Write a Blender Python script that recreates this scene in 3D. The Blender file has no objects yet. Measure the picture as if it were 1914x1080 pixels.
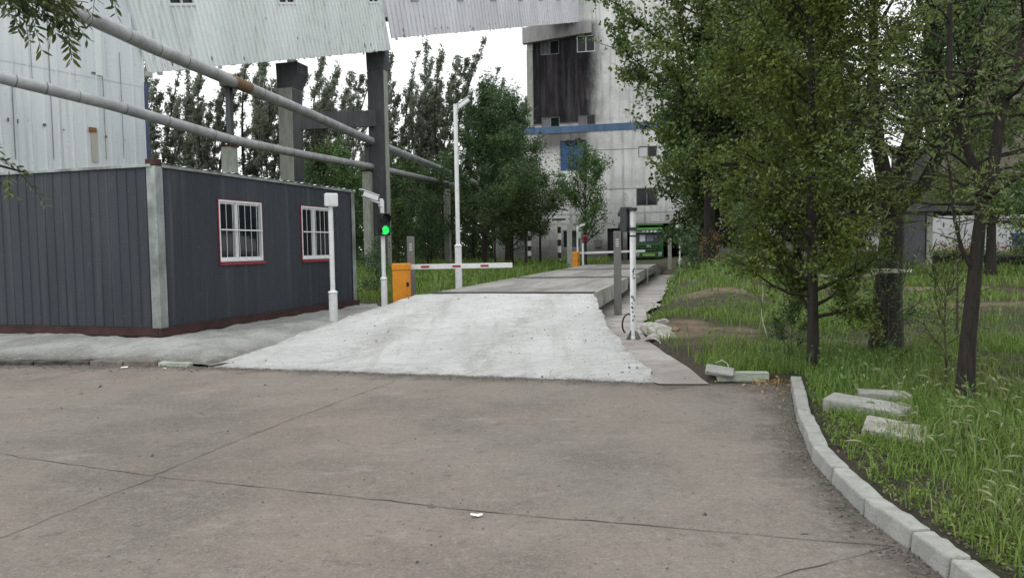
import bpy, bmesh, math, random
import numpy as np
from mathutils import Matrix, Vector

# ------------------------------------------------------------------ camera, sky, sun, exposure
sc = bpy.context.scene
col = sc.collection
CAM_Z = 1.5
FPX = 1400.0                     # focal length in photo pixels (photo 1914 x 1080)
PITCH = math.atan(78.0 / FPX)
ROLL = math.radians(-0.9)
Mcam = Matrix.Rotation(math.pi / 2 - PITCH, 3, 'X') @ Matrix.Rotation(ROLL, 3, 'Z')
cd = bpy.data.cameras.new('camera')
cd.sensor_width = 36.0
cd.lens = 36.0 * FPX / 1914.0
cd.clip_start = 0.05
cd.clip_end = 3000
cam = bpy.data.objects.new('camera', cd)
col.objects.link(cam)
cam.matrix_world = Matrix.Translation((0, 0, CAM_Z)) @ Mcam.to_4x4()
sc.camera = cam

SUN_EL, SUN_AZ = math.radians(55), math.radians(-125)      # azimuth from +Y towards +X: behind the camera, to its left
w = bpy.data.worlds.new('World')
sc.world = w
w.use_nodes = True
nt = w.node_tree
nt.nodes.clear()
wo = nt.nodes.new('ShaderNodeOutputWorld')
bg = nt.nodes.new('ShaderNodeBackground')
sky = nt.nodes.new('ShaderNodeTexSky')
sky.sky_type = 'NISHITA'
sky.sun_disc = False
sky.sun_elevation = SUN_EL
sky.sun_rotation = SUN_AZ
hs = nt.nodes.new('ShaderNodeHueSaturation')
hs.inputs['Saturation'].default_value = 0.25
nt.links.new(sky.outputs[0], hs.inputs['Color'])
# cloud deck: an even white overcast, brighter overhead, thinning a little in soft patches
tc = nt.nodes.new('ShaderNodeTexCoord')
sep = nt.nodes.new('ShaderNodeSeparateXYZ')
nt.links.new(tc.outputs['Generated'], sep.inputs[0])
mr = nt.nodes.new('ShaderNodeMapRange')
mr.inputs['From Min'].default_value = 0.0
mr.inputs['From Max'].default_value = 1.0
mr.inputs['To Min'].default_value = 11.0
mr.inputs['To Max'].default_value = 14.5
nt.links.new(sep.outputs['Z'], mr.inputs['Value'])
cn = nt.nodes.new('ShaderNodeTexNoise')
cn.inputs['Scale'].default_value = 2.2
cn.inputs['Detail'].default_value = 5
nt.links.new(tc.outputs['Generated'], cn.inputs['Vector'])
cm = nt.nodes.new('ShaderNodeMapRange')
cm.inputs['From Min'].default_value = 0.3
cm.inputs['From Max'].default_value = 0.7
cm.inputs['To Min'].default_value = 0.86
cm.inputs['To Max'].default_value = 1.08
nt.links.new(cn.outputs[0], cm.inputs['Value'])
mu = nt.nodes.new('ShaderNodeMath'); mu.operation = 'MULTIPLY'
nt.links.new(mr.outputs[0], mu.inputs[0]); nt.links.new(cm.outputs[0], mu.inputs[1])
cc = nt.nodes.new('ShaderNodeMix'); cc.data_type = 'RGBA'; cc.blend_type = 'MULTIPLY'
cc.inputs[0].default_value = 1.0
cc.inputs[6].default_value = (0.975, 0.99, 1.0, 1)
nt.links.new(mu.outputs[0], cc.inputs[7])
mx = nt.nodes.new('ShaderNodeMix'); mx.data_type = 'RGBA'
mx.inputs[0].default_value = 0.88
nt.links.new(hs.outputs[0], mx.inputs[6])
nt.links.new(cc.outputs[2], mx.inputs[7])
nt.links.new(mx.outputs[2], bg.inputs['Color'])
bg.inputs['Strength'].default_value = 0.1
nt.links.new(bg.outputs[0], wo.inputs[0])

sl = bpy.data.lights.new('sun', 'SUN')
sl.energy = 0.9
sl.angle = math.radians(25)
sl.color = (1.0, 0.97, 0.93)
so = bpy.data.objects.new('sun', sl)
col.objects.link(so)
sd = Vector((math.sin(SUN_AZ) * math.cos(SUN_EL), math.cos(SUN_AZ) * math.cos(SUN_EL), math.sin(SUN_EL)))
so.rotation_euler = sd.to_track_quat('Z', 'Y').to_euler()
so.location = (-10, -10, 30)

sc.view_settings.view_transform = 'Standard'
sc.view_settings.look = 'None'
sc.view_settings.exposure = 0.3
sc.view_settings.gamma = 1.0
sc.cycles.max_bounces = 6
sc.cycles.transparent_max_bounces = 8

# ------------------------------------------------------------------ measuring helpers (photo pixel -> place in the world)
CO = Vector((0, 0, CAM_Z))
def ray(px, py):
    return Mcam @ Vector(((px - 957) / FPX, -(py - 540) / FPX, -1))
def G(px, py, z=0.0):
    d = ray(px, py); return CO + d * ((z - CAM_Z) / d.z)
def D(px, py, y):
    d = ray(px, py); return CO + d * (y / d.y)
def hit(px, py, P, n):
    d = ray(px, py); return CO + d * ((Vector(P) - CO).dot(n) / d.dot(n))
def V(*a): return Vector(a)
def sstep(a, b, x):
    t = np.clip((x - a) / (b - a), 0, 1); return t * t * (3 - 2 * t)

# ------------------------------------------------------------------ materials
def lin(c):
    return tuple(((x / 255) / 12.92 if x / 255 < 0.04045 else ((x / 255 + 0.055) / 1.055) ** 2.4) for x in c)
class NT:
    def __init__(s, name):
        s.m = bpy.data.materials.new(name); s.m.use_nodes = True
        s.t = s.m.node_tree; s.p = s.t.nodes['Principled BSDF']; s.out = s.t.nodes['Material Output']
        s.tc = None
    def n(s, t): return s.t.nodes.new(t)
    def l(s, a, b): s.t.links.new(a, b)
    def coord(s, kind='Object'):
        if s.tc is None: s.tc = s.n('ShaderNodeTexCoord')
        return s.tc.outputs[kind]
    def noise(s, scale, detail=4, rough=0.6, stretch=None, kind='Object'):
        n = s.n('ShaderNodeTexNoise'); n.inputs['Scale'].default_value = scale
        n.inputs['Detail'].default_value = detail; n.inputs['Roughness'].default_value = rough
        src = s.coord(kind)
        if stretch:
            mp = s.n('ShaderNodeMapping'); mp.inputs['Scale'].default_value = stretch
            s.l(src, mp.inputs[0]); src = mp.outputs[0]
        s.l(src, n.inputs['Vector']); return n.outputs[0]
    def ramp(s, fac, a, b, lo=0.0, hi=1.0):
        r = s.n('ShaderNodeMapRange'); r.interpolation_type = 'SMOOTHSTEP'
        r.inputs['From Min'].default_value = a; r.inputs['From Max'].default_value = b
        r.inputs['To Min'].default_value = lo; r.inputs['To Max'].default_value = hi
        s.l(fac, r.inputs['Value']); return r.outputs[0]
    def math(s, op, a, b):
        m = s.n('ShaderNodeMath'); m.operation = op
        for i, x in enumerate((a, b)):
            if isinstance(x, (int, float)): m.inputs[i].default_value = x
            else: s.l(x, m.inputs[i])
        return m.outputs[0]
    def mix(s, fac, a, b, mode='MIX'):
        m = s.n('ShaderNodeMix'); m.data_type = 'RGBA'; m.blend_type = mode
        if isinstance(fac, (int, float)): m.inputs[0].default_value = fac
        else: s.l(fac, m.inputs[0])
        for i, x in ((6, a), (7, b)):
            if isinstance(x, tuple): m.inputs[i].default_value = (*x[:3], 1)
            else: s.l(x, m.inputs[i])
        return m.outputs[2]
    def bump(s, h, strength=0.3, dist=0.02):
        b = s.n('ShaderNodeBump'); b.inputs['Strength'].default_value = strength; b.inputs['Distance'].default_value = dist
        s.l(h, b.inputs['Height']); s.l(b.outputs[0], s.p.inputs['Normal'])
    def done(s, color, rough=0.7, metal=0.0, spec=0.5):
        if isinstance(color, tuple): s.p.inputs['Base Color'].default_value = (*color[:3], 1)
        else: s.l(color, s.p.inputs['Base Color'])
        if isinstance(rough, (int, float)): s.p.inputs['Roughness'].default_value = rough
        else: s.l(rough, s.p.inputs['Roughness'])
        s.p.inputs['Metallic'].default_value = metal
        s.p.inputs['Specular IOR Level'].default_value = spec
        return s.m

def plain(name, c, rough=0.6, metal=0.0, var=0.25, scale=3.0, dirt=None, dirt_amt=0.5, stretch=None, bump=0.0, spec=0.4):
    """a painted or raw surface with soft tone variation and optional dirt patches"""
    t = NT(name)
    n = t.noise(scale, 6, 0.65, stretch)
    lo = tuple(x * (1 - var) for x in c); hi = tuple(min(0.95, x * (1 + var)) for x in c)
    k = t.mix(t.ramp(n, 0.3, 0.7), lo, hi)
    if dirt:
        d = t.noise(scale * 1.7, 8, 0.7, stretch)
        k = t.mix(t.ramp(d, 0.52, 0.75, 0, dirt_amt), k, dirt)
    if bump:
        t.bump(t.noise(scale * 12, 4), bump, 0.01)
    return t.done(k, rough, metal, spec)

M = {}
M['white_paint'] = plain('white_paint', (0.66, 0.68, 0.68), 0.45, var=0.08, dirt=(0.3, 0.28, 0.25), dirt_amt=0.35, scale=6)
M['white_plastic'] = plain('white_plastic', (0.68, 0.69, 0.70), 0.4, var=0.05, scale=9)
M['pvc'] = plain('window_plastic', (0.68, 0.7, 0.71), 0.4, var=0.06, dirt=(0.35, 0.33, 0.3), dirt_amt=0.3, scale=8)
M['black'] = plain('black_plastic', (0.013, 0.014, 0.016), 0.45, var=0.2, scale=12)
M['dark_grey'] = plain('dark_grey_metal', (0.03, 0.034, 0.037), 0.5, var=0.2, scale=9)
M['steel'] = plain('brushed_steel', (0.16, 0.16, 0.15), 0.42, 0.35, var=0.15, scale=5, stretch=(8, 8, 0.6), dirt=(0.12, 0.1, 0.08), dirt_amt=0.5)
M['orange'] = plain('orange_paint', (0.64, 0.245, 0.012), 0.42, var=0.1, scale=5, dirt=(0.35, 0.16, 0.03), dirt_amt=0.45)
M['red'] = plain('red_reflector', (0.32, 0.028, 0.035), 0.4, var=0.12, scale=20)
M['red_trim'] = plain('red_paint_trim', (0.24, 0.03, 0.045), 0.55, var=0.3, scale=14)
M['rust'] = plain('red_oxide_steel', (0.042, 0.018, 0.016), 0.75, var=0.35, scale=5, dirt=(0.06, 0.032, 0.025), dirt_amt=0.6, bump=0.2)
M['rusty'] = plain('rust', (0.22, 0.1, 0.045), 0.85, var=0.35, scale=14, dirt=(0.09, 0.04, 0.02), dirt_amt=0.8, bump=0.3)
M['galv'] = plain('galvanised_steel', (0.27, 0.3, 0.29), 0.36, 0.35, var=0.45, scale=2.2, dirt=(0.1, 0.11, 0.1), dirt_amt=0.8, stretch=(1, 1, 0.6))
M['blue'] = plain('blue_paint', (0.03, 0.08, 0.24), 0.6, var=0.3, scale=2.0, dirt=(0.05, 0.06, 0.09), dirt_amt=0.5)
M['blue_band'] = plain('faded_blue_paint', (0.085, 0.145, 0.25), 0.8, var=0.2, scale=1.2, dirt=(0.18, 0.24, 0.3), dirt_amt=0.6, stretch=(1, 1, 0.3))
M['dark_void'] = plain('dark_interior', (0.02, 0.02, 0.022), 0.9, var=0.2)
M['concrete_post'] = plain('post_concrete', (0.30, 0.32, 0.28), 0.85, var=0.2, scale=2.5, dirt=(0.13, 0.14, 0.11), dirt_amt=0.6, stretch=(2, 2, 0.5), bump=0.3)
M['concrete_dark'] = plain('sooty_and_shaded_concrete', (0.075, 0.08, 0.085), 0.85, var=0.3, scale=1.0, dirt=(0.16, 0.17, 0.165), dirt_amt=0.6, stretch=(2, 2, 0.35), bump=0.3)
M['stone'] = plain('kerb_concrete', (0.27, 0.275, 0.255), 0.88, var=0.2, scale=5, dirt=(0.14, 0.14, 0.125), dirt_amt=0.6, bump=0.6)
M['stone_green'] = plain('mossy_concrete', (0.29, 0.33, 0.27), 0.88, var=0.2, scale=5, dirt=(0.14, 0.17, 0.1), dirt_amt=0.6, bump=0.6)
M['rubble'] = plain('rubble_concrete', (0.34, 0.33, 0.3), 0.9, var=0.35, scale=6, dirt=(0.15, 0.12, 0.09), dirt_amt=0.7, bump=1.0)
M['coal'] = plain('coal', (0.015, 0.015, 0.016), 0.7, var=0.5, scale=3, dirt=(0.05, 0.045, 0.04), dirt_amt=0.6, bump=1.0)
M['bark'] = plain('bark', (0.024, 0.02, 0.016), 0.92, var=0.45, scale=9, stretch=(3, 3, 0.5), dirt=(0.055, 0.048, 0.038), dirt_amt=0.6, bump=1.0)
M['bark_pale'] = plain('pale_bark', (0.12, 0.115, 0.095), 0.9, var=0.4, scale=7, stretch=(3, 3, 0.5), bump=0.6)
M['twig'] = plain('thin_branch', (0.06, 0.06, 0.035), 0.9, var=0.3, scale=9)
M['tape'] = plain('faded_tape', (0.48, 0.47, 0.36), 0.6, var=0.2, scale=14)
M['paper'] = plain('paper_scrap', (0.7, 0.7, 0.68), 0.8, var=0.1, scale=20)
M['wire'] = plain('wire', (0.4, 0.4, 0.4), 0.5, var=0.2, scale=14)
M['tyre'] = plain('rubber', (0.018, 0.018, 0.018), 0.85, var=0.3, scale=7)
M['beige'] = plain('stained_beige_render', (0.2, 0.175, 0.15), 0.9, var=0.2, scale=0.6, stretch=(1, 1, 0.4), dirt=(0.1, 0.085, 0.07), dirt_amt=0.7)
M['grey_render'] = plain('weathered_grey_render', (0.13, 0.13, 0.135), 0.9, var=0.25, scale=0.7, stretch=(1, 1, 0.3), dirt=(0.07, 0.07, 0.07), dirt_amt=0.6)
M['white_wall'] = plain('whitewash', (0.56, 0.57, 0.6), 0.9, var=0.1, scale=0.6, stretch=(1, 1, 0.3), dirt=(0.33, 0.33, 0.33), dirt_amt=0.6)
M['green_paint'] = plain('truck_green', (0.011, 0.07, 0.014), 0.35, var=0.15, scale=3, dirt=(0.03, 0.05, 0.025), dirt_amt=0.5)
M['green_pale'] = plain('truck_pale_green', (0.05, 0.17, 0.035), 0.4, var=0.12, scale=3, dirt=(0.2, 0.3, 0.12), dirt_amt=0.4)
M['plate'] = plain('number_plate', (0.2, 0.3, 0.08), 0.5, var=0.1)
M['grimy_frame'] = plain('grimy_frame', (0.2, 0.2, 0.2), 0.7, var=.3, dirt=(0.06, 0.06, 0.06), dirt_amt=.8)
M['grey_beam'] = plain('weathered_beam_concrete', (0.3, 0.3, 0.295), .9, var=.25, scale=.8, stretch=(1, 1, .3), dirt=(.09, .09, .09), dirt_amt=.8)
M['curb_dirty'] = plain('dirty_kerb', (0.15, 0.135, 0.12), .95, var=.3, scale=6, dirt=(.07, .06, .05), dirt_amt=.8, bump=.8)
M['blind'] = plain('sun_blind', (0.42, 0.42, 0.46), 0.8, var=0.06)
M['chrome'] = plain('chrome', (0.55, 0.57, 0.58), 0.25, 0.7, var=0.1)
M['box_green'] = plain('pale_green_box', (0.3, 0.42, 0.36), 0.5, var=0.1)
M['soil_dark'] = plain('dirt_streak', (0.06, 0.055, 0.05), 0.95, var=0.5, scale=8, bump=1.0)

def make_glass():
    t = NT('window_glass'); n = t.noise(1.3, 3)
    t.bump(n, 0.05, 0.02)
    return t.done((0.012, 0.016, 0.018), 0.06, 0, 0.3)
M['glass'] = make_glass()
def make_lamp():
    t = NT('green_signal_light')
    vo = t.n('ShaderNodeTexVoronoi'); vo.inputs['Scale'].default_value = 62
    t.l(t.coord(), vo.inputs['Vector'])
    f = t.ramp(vo.outputs['Distance'], 0.25, 0.55, 1.0, 0.3)
    c = t.mix(f, (0.0, 0.3, 0.05), (0.05, 0.95, 0.18))
    t.l(c, t.p.inputs['Emission Color']); t.p.inputs['Emission Strength'].default_value = 1.15
    return t.done((0.01, 0.2, 0.03), 0.4)
M['lamp'] = make_lamp()

def make_cladding(name, c, c2, streak, amt, rust=0.0):
    t = NT(name)
    a = t.noise(0.5, 5, 0.6, (1, 1, 0.25))
    k = t.mix(t.ramp(a, 0.35, 0.65), c, c2)
    s = t.noise(2.4, 6, 0.7, (2.2, 2.2, 0.07))
    k = t.mix(t.ramp(s, 0.5, 0.72, 0, amt), k, streak)
    f = t.noise(9, 3, 0.5)
    k = t.mix(t.ramp(f, 0.62, 0.72, 0, amt * 0.5), k, streak)
    if rust:
        r = t.noise(0.9, 7, 0.75, (1.6, 1.6, 0.3))
        k = t.mix(t.ramp(r, 0.64, 0.76, 0, rust), k, (0.2, 0.13, 0.07))
    return t.done(k, 0.5, 0.1, 0.4)
M['shed_clad'] = make_cladding('white_shed_cladding', (0.62, 0.67, 0.7), (0.72, 0.76, 0.775), (0.4, 0.41, 0.39), 0.65, 0.3)
M['gallery_clad'] = make_cladding('pale_gallery_cladding', (0.68, 0.73, 0.725), (0.78, 0.82, 0.825), (0.4, 0.41, 0.36), 0.65, 0.35)
M['gallery_clad_far'] = make_cladding('pale_lilac_cladding', (0.58, 0.58, 0.62), (0.7, 0.71, 0.74), (0.42, 0.42, 0.42), 0.6, 0.15)
M['cabin_clad'] = make_cladding('charcoal_cladding', (0.027, 0.033, 0.044), (0.038, 0.045, 0.058), (0.075, 0.083, 0.092), 0.75)
M['pipe_metal'] = plain('pipe_jacket', (0.37, 0.38, 0.39), 0.5, 0.15, var=0.2, scale=1.6, dirt=(0.18, 0.18, 0.165), dirt_amt=0.6)
M['pipe_band'] = plain('pipe_band', (0.17, 0.17, 0.165), 0.6, 0.2, var=0.35, scale=2)
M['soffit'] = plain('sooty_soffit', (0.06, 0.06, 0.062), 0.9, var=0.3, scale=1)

M['sooted_edge'] = make_cladding('sooted_sheet_edge', (0.3, 0.31, 0.29), (0.45, 0.47, 0.46), (0.1, 0.1, 0.09), 0.8)
M['soot_spot'] = plain('soot_on_sheet', (0.13, 0.13, 0.115), 0.9, var=.4, scale=3)
def make_road():
    t = NT('old_concrete_road')
    a = t.noise(0.16, 5, 0.6)
    k = t.mix(t.ramp(a, 0.36, 0.64), (0.19, 0.157, 0.132), (0.168, 0.155, 0.135))
    b = t.noise(0.55, 8, 0.68)
    k = t.mix(t.ramp(b, 0.4, 0.66, 0, 0.9), k, (0.105, 0.092, 0.08))
    st = t.noise(1.1, 8, 0.72, (1, 2.2, 1))
    k = t.mix(t.ramp(st, 0.55, 0.72, 0, 0.65), k, (0.275, 0.255, 0.23))
    c = t.noise(60, 3, 0.6)
    k = t.mix(t.ramp(c, 0.42, 0.72, 0, 0.5), k, (0.25, 0.24, 0.22))
    d = t.noise(34, 4, 0.7)
    k = t.mix(t.ramp(d, 0.6, 0.7, 0, 0.6), k, (0.07, 0.065, 0.06))
    g = t.n('ShaderNodeTexWave'); g.inputs['Scale'].default_value = 5.5; g.inputs['Distortion'].default_value = 1.6
    g.inputs['Detail'].default_value = 3; g.inputs['Detail Scale'].default_value = 4
    mp = t.n('ShaderNodeMapping'); mp.inputs['Rotation'].default_value = (0, 0, math.radians(-24))
    t.l(t.coord(), mp.inputs[0]); t.l(mp.outputs[0], g.inputs['Vector'])
    gm = t.ramp(t.noise(0.5, 4), 0.55, 0.68, 0, 0.3)
    k = t.mix(t.math('MULTIPLY', gm, g.outputs[1]), k, (0.1, 0.09, 0.08))
    at_ = t.n('ShaderNodeAttribute'); at_.attribute_name = 'edge'
    e = t.math('ADD', at_.outputs['Fac'], t.math('MULTIPLY', t.math('SUBTRACT', t.noise(1.7, 8, 0.75), 0.5), 1.3))
    k = t.mix(t.ramp(e, 0.0, 0.42, 0.8, 0), k, (0.068, 0.058, 0.048))
    pa = t.noise(0.8, 9, 0.8)
    k = t.mix(t.ramp(pa, 0.6, 0.68, 0, 0.5), k, (0.22, 0.205, 0.185))
    k = t.mix(t.ramp(t.noise(5, 8, 0.8), 0.56, 0.64, 0, 0.6), k, (0.085, 0.078, 0.07))
    k = t.mix(t.ramp(t.noise(14, 10, 0.9), 0.52, 0.6, 0, 0.55), k, (0.27, 0.25, 0.225))
    k = t.mix(t.ramp(t.noise(19, 10, 0.9), 0.53, 0.6, 0, 0.6), k, (0.08, 0.072, 0.064))
    h = t.math('ADD', t.math('MULTIPLY', c, 0.8), t.math('MULTIPLY', t.noise(9, 8, 0.7), 1.5))
    t.bump(h, 0.35, 0.012)
    return t.done(k, 0.85, 0, 0.3)
M['road'] = make_road()
def make_ramp():
    t = NT('fresh_pale_concrete')
    a = t.noise(0.8, 8, 0.7)
    k = t.mix(t.ramp(a, 0.38, 0.64), (0.58, 0.59, 0.585), (0.7, 0.71, 0.705))
    tr = t.noise(0.9, 7, 0.7, (2.6, 0.35, 1))
    k = t.mix(t.ramp(tr, 0.5, 0.68, 0, 0.55), k, (0.4, 0.395, 0.375))
    s = t.noise(3.0, 10, 0.85, (0.5, 3.4, 1))
    k = t.mix(t.ramp(s, 0.5, 0.62, 0, 0.7), k, (0.45, 0.45, 0.435))
    f = t.noise(13, 10, 0.9, (0.6, 2.4, 1))
    k = t.mix(t.ramp(f, 0.51, 0.61, 0, 0.75), k, (0.31, 0.31, 0.29))
    li = t.noise(26, 6, 0.8, (0.45, 2.2, 1))
    k = t.mix(t.ramp(li, 0.53, 0.63, 0, 0.8), k, (0.72, 0.725, 0.71))
    at_ = t.n('ShaderNodeAttribute'); at_.attribute_name = 'dirt'
    k = t.mix(t.math('MULTIPLY', at_.outputs['Fac'], t.ramp(t.noise(5, 10, 0.85), 0.42, 0.58, 0, 0.75)), k, (0.2, 0.185, 0.165))
    d = t.noise(26, 3, 0.6)
    k = t.mix(t.ramp(d, 0.66, 0.72, 0, 0.9), k, (0.1, 0.098, 0.09))
    t.bump(t.math('ADD', f, t.math('MULTIPLY', s, 1.5)), 1.0, 0.03)
    return t.done(k, 0.9, 0, 0.2)
M['ramp'] = make_ramp()
def make_apron():
    t = NT('rough_poured_concrete')
    a = t.noise(1.3, 7, 0.7)
    k = t.mix(t.ramp(a, 0.36, 0.64), (0.215, 0.218, 0.205), (0.33, 0.338, 0.325))
    f = t.noise(9, 9, 0.8)
    at_ = t.n('ShaderNodeAttribute'); at_.attribute_name = 'dirt'
    k = t.mix(t.math('MULTIPLY', at_.outputs['Fac'], t.ramp(t.noise(4, 9, 0.8), 0.36, 0.56, 0.25, 0.95)), k, (0.085, 0.078, 0.066))
    k = t.mix(t.ramp(f, 0.54, 0.64, 0, 0.7), k, (0.17, 0.165, 0.15))
    k = t.mix(t.ramp(t.noise(21, 8, 0.85), 0.54, 0.62, 0, 0.5), k, (0.5, 0.51, 0.49))
    mo = t.noise(2.3, 6, 0.7)
    k = t.mix(t.ramp(mo, 0.62, 0.75, 0, 0.6), k, (0.14, 0.16, 0.09))
    t.bump(t.math('ADD', f, t.math('MULTIPLY', t.noise(30, 5, 0.7), 0.6)), 0.8, 0.025)
    return t.done(k, 0.93, 0, 0.2)
M['apron'] = make_apron()
def make_deck():
    t = NT('worn_deck_concrete')
    a = t.noise(0.7, 6, 0.65, (2.2, 0.35, 1))
    k = t.mix(t.ramp(a, 0.36, 0.66), (0.17, 0.165, 0.155), (0.29, 0.285, 0.27))
    s = t.noise(1.4, 7, 0.7, (3.5, 0.3, 1))
    k = t.mix(t.ramp(s, 0.54, 0.72, 0, 0.8), k, (0.13, 0.12, 0.11))
    r = t.noise(0.9, 4, 0.6, (4, 0.5, 1))
    k = t.mix(t.ramp(r, 0.6, 0.75, 0, 0.4), k, (0.3, 0.2, 0.15))
    t.bump(t.noise(14, 5), 0.3, 0.01)
    return t.done(k, 0.85, 0, 0.3)
M['deck'] = make_deck()
M['beam_steel'] = plain('weathered_beam', (0.26, 0.26, 0.23), 0.7, var=0.2, scale=3, dirt=(0.11, 0.09, 0.075), dirt_amt=0.7, stretch=(1, 1, 1))
def make_soil():
    t = NT('soil_and_thatch')
    a = t.noise(0.35, 7, 0.65)
    k = t.mix(t.ramp(a, 0.42, 0.6), (0.1, 0.088, 0.07), (0.065, 0.085, 0.03))
    b = t.noise(2.5, 9, 0.8)
    k = t.mix(t.ramp(b, 0.42, 0.66, 0, 0.85), k, (0.048, 0.045, 0.038))
    at_ = t.n('ShaderNodeAttribute'); at_.attribute_name = 'bare'
    d = t.mix(t.ramp(t.noise(3.2, 8, 0.75), 0.4, 0.65), (0.26, 0.2, 0.15), (0.15, 0.115, 0.085))
    k = t.mix(at_.outputs['Fac'], k, d)
    c = t.noise(22, 6, 0.75)
    k = t.mix(t.ramp(c, 0.55, 0.68, 0, 0.8), k, (0.19, 0.17, 0.14))
    k = t.mix(t.ramp(t.noise(48, 4, 0.7), 0.56, 0.66, 0, 0.7), k, (0.03, 0.028, 0.025))
    t.bump(t.math('ADD', c, t.math('MULTIPLY', b, 2.0)), 1.0, 0.06)
    return t.done(k, 0.95, 0, 0.15)
M['soil'] = make_soil()
M['dirt'] = plain('bare_brown_soil', (0.17, 0.125, 0.09), 0.95, var=0.3, scale=3, dirt=(0.1, 0.08, 0.055), dirt_amt=0.7, bump=1.0)
def make_slab():
    t = NT('dusty_slab')
    a = t.noise(0.9, 7, 0.7)
    k = t.mix(t.ramp(a, 0.35, 0.65), (0.23, 0.215, 0.2), (0.36, 0.35, 0.335))
    b = t.noise(5, 8, 0.75)
    k = t.mix(t.ramp(b, 0.52, 0.7, 0, 0.8), k, (0.14, 0.125, 0.11))
    t.bump(b, 0.5, 0.02)
    return t.done(k, 0.92, 0, 0.2)
M['slab'] = make_slab()

def make_tower_wall():
    """pale concrete with the old soot stain down its corner bay, pour joints and rain streaks"""
    t = NT('stained_tower_concrete')
    s = t.n('ShaderNodeSeparateXYZ'); t.l(t.coord(), s.inputs[0])
    X, Z = s.outputs['X'], s.outputs['Z']
    a = t.noise(0.3, 7, 0.65)
    k = t.mix(t.ramp(a, 0.36, 0.64), (0.48, 0.495, 0.475), (0.68, 0.69, 0.67))
    st = t.noise(1.3, 7, 0.7, (1.6, 1.6, 0.09))
    k = t.mix(t.ramp(st, 0.47, 0.72, 0, 0.8), k, (0.2, 0.2, 0.19))
    k = t.mix(t.ramp(t.noise(0.9, 9, 0.8), 0.54, 0.66, 0, 0.55), k, (0.16, 0.155, 0.14))
    wob = t.math('MULTIPLY', t.math('SUBTRACT', t.noise(0.6, 7, 0.75, (1, 1, 0.4)), 0.5), 3.2)
    xw = t.math('ADD', X, wob)
    m = t.math('MULTIPLY', t.ramp(X, 0.5, 0.62), t.ramp(xw, 5.4, 7.6, 1, 0))
    m = t.math('MULTIPLY', m, t.math('MULTIPLY', t.ramp(Z, 12.6, 13.2), t.ramp(Z, 21.8, 22.6, 1, 0)))
    m2 = t.math('MULTIPLY', m, t.ramp(st, 0.45, 0.85, 1.0, 0.75))
    soot = t.mix(t.ramp(t.noise(0.5, 5, 0.6, (1, 1, 0.5)), 0.4, 0.65), (0.012, 0.011, 0.015), (0.034, 0.028, 0.031))
    k = t.mix(m2, k, soot)
    # soot lick below the blue band, over the blue door
    m3 = t.math('MULTIPLY', t.ramp(xw, 0.3, 2.0), t.ramp(xw, 4.8, 7.0, 1, 0))
    m3 = t.math('MULTIPLY', m3, t.math('MULTIPLY', t.ramp(Z, 10.0, 11.2), t.ramp(Z, 12.3, 12.5, 1, 0)))
    k = t.mix(t.math('MULTIPLY', m3, 0.8), k, (0.06, 0.052, 0.052))
    # coal dust splashed up the foot of the wall
    zz = t.math('ADD', Z, t.math('MULTIPLY', t.math('SUBTRACT', t.noise(0.8, 6, 0.7), 0.5), 3.0))
    k = t.mix(t.ramp(zz, 0.6, 3.6, 0.9, 0), k, (0.035, 0.037, 0.037))
    k = t.mix(t.ramp(zz, 2.5, 7.0, 0.45, 0), k, (0.12, 0.12, 0.12))
    t.bump(t.noise(6, 5), 0.25, 0.02)
    return t.done(k, 0.9, 0, 0.2)
M['tower'] = make_tower_wall()

def make_leaf(name, c1, c2, c3, trans=0.3, sc_=0.9):
    t = NT(name)
    g = t.n('ShaderNodeNewGeometry')
    rnd = g.outputs['Random Per Island']
    k = t.mix(rnd, c1, c2)
    n = t.noise(sc_, 3, 0.6)
    k = t.mix(t.ramp(n, 0.4, 0.68, 0, 0.75), k, c3)
    t.done(k, 0.5, 0, 0.35)
    tr = t.n('ShaderNodeBsdfTranslucent'); t.l(k, tr.inputs['Color'])
    ms = t.n('ShaderNodeMixShader'); ms.inputs[0].default_value = trans
    t.l(t.p.outputs[0], ms.inputs[1]); t.l(tr.outputs[0], ms.inputs[2]); t.l(ms.outputs[0], t.out.inputs[0])
    return t.m
M['leaf_elm'] = make_leaf('elm_leaves', (0.0508, 0.0912, 0.0168), (0.1089, 0.149, 0.0264), (0.1361, 0.1665, 0.024), 0.3, 1.3)
M['leaf_dark'] = make_leaf('dark_leaves', (0.0397, 0.0734, 0.0255), (0.0812, 0.131, 0.0415), (0.0903, 0.1485, 0.04), 0.25, 0.5)
M['leaf_aspen'] = make_leaf('broad_grey_green_leaves', (0.069, 0.1207, 0.0359), (0.1379, 0.2013, 0.0597), (0.1531, 0.2013, 0.0418), 0.3, 0.7)
M['leaf_poplar'] = make_leaf('hazed_poplar_leaves', (0.143, 0.1667, 0.126), (0.275, 0.3105, 0.2467), (0.198, 0.23, 0.1575), 0.6, 0.3)  # paled and greyed: distance haze is put into the leaf colour
M['leaf_willow'] = make_leaf('feathery_leaves', (0.0482, 0.0906, 0.0416), (0.1032, 0.1661, 0.0762), (0.0825, 0.151, 0.0416), 0.3, 0.5)
M['leaf_fresh'] = make_leaf('fresh_green_leaves', (0.0599, 0.1187, 0.0347), (0.1097, 0.196, 0.0594), (0.0898, 0.1781, 0.0396), 0.35, 0.6)
M['leaf_locust'] = make_leaf('pinnate_leaves', (0.075, 0.1152, 0.0288), (0.15, 0.1944, 0.0504), (0.1275, 0.1728, 0.0648), 0.35, 1.2)
M['leaf_near'] = make_leaf('hanging_leaves', (0.045, 0.075, 0.03), (0.09, 0.125, 0.045), (0.13, 0.16, 0.04), 0.35, 4.0)
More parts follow.
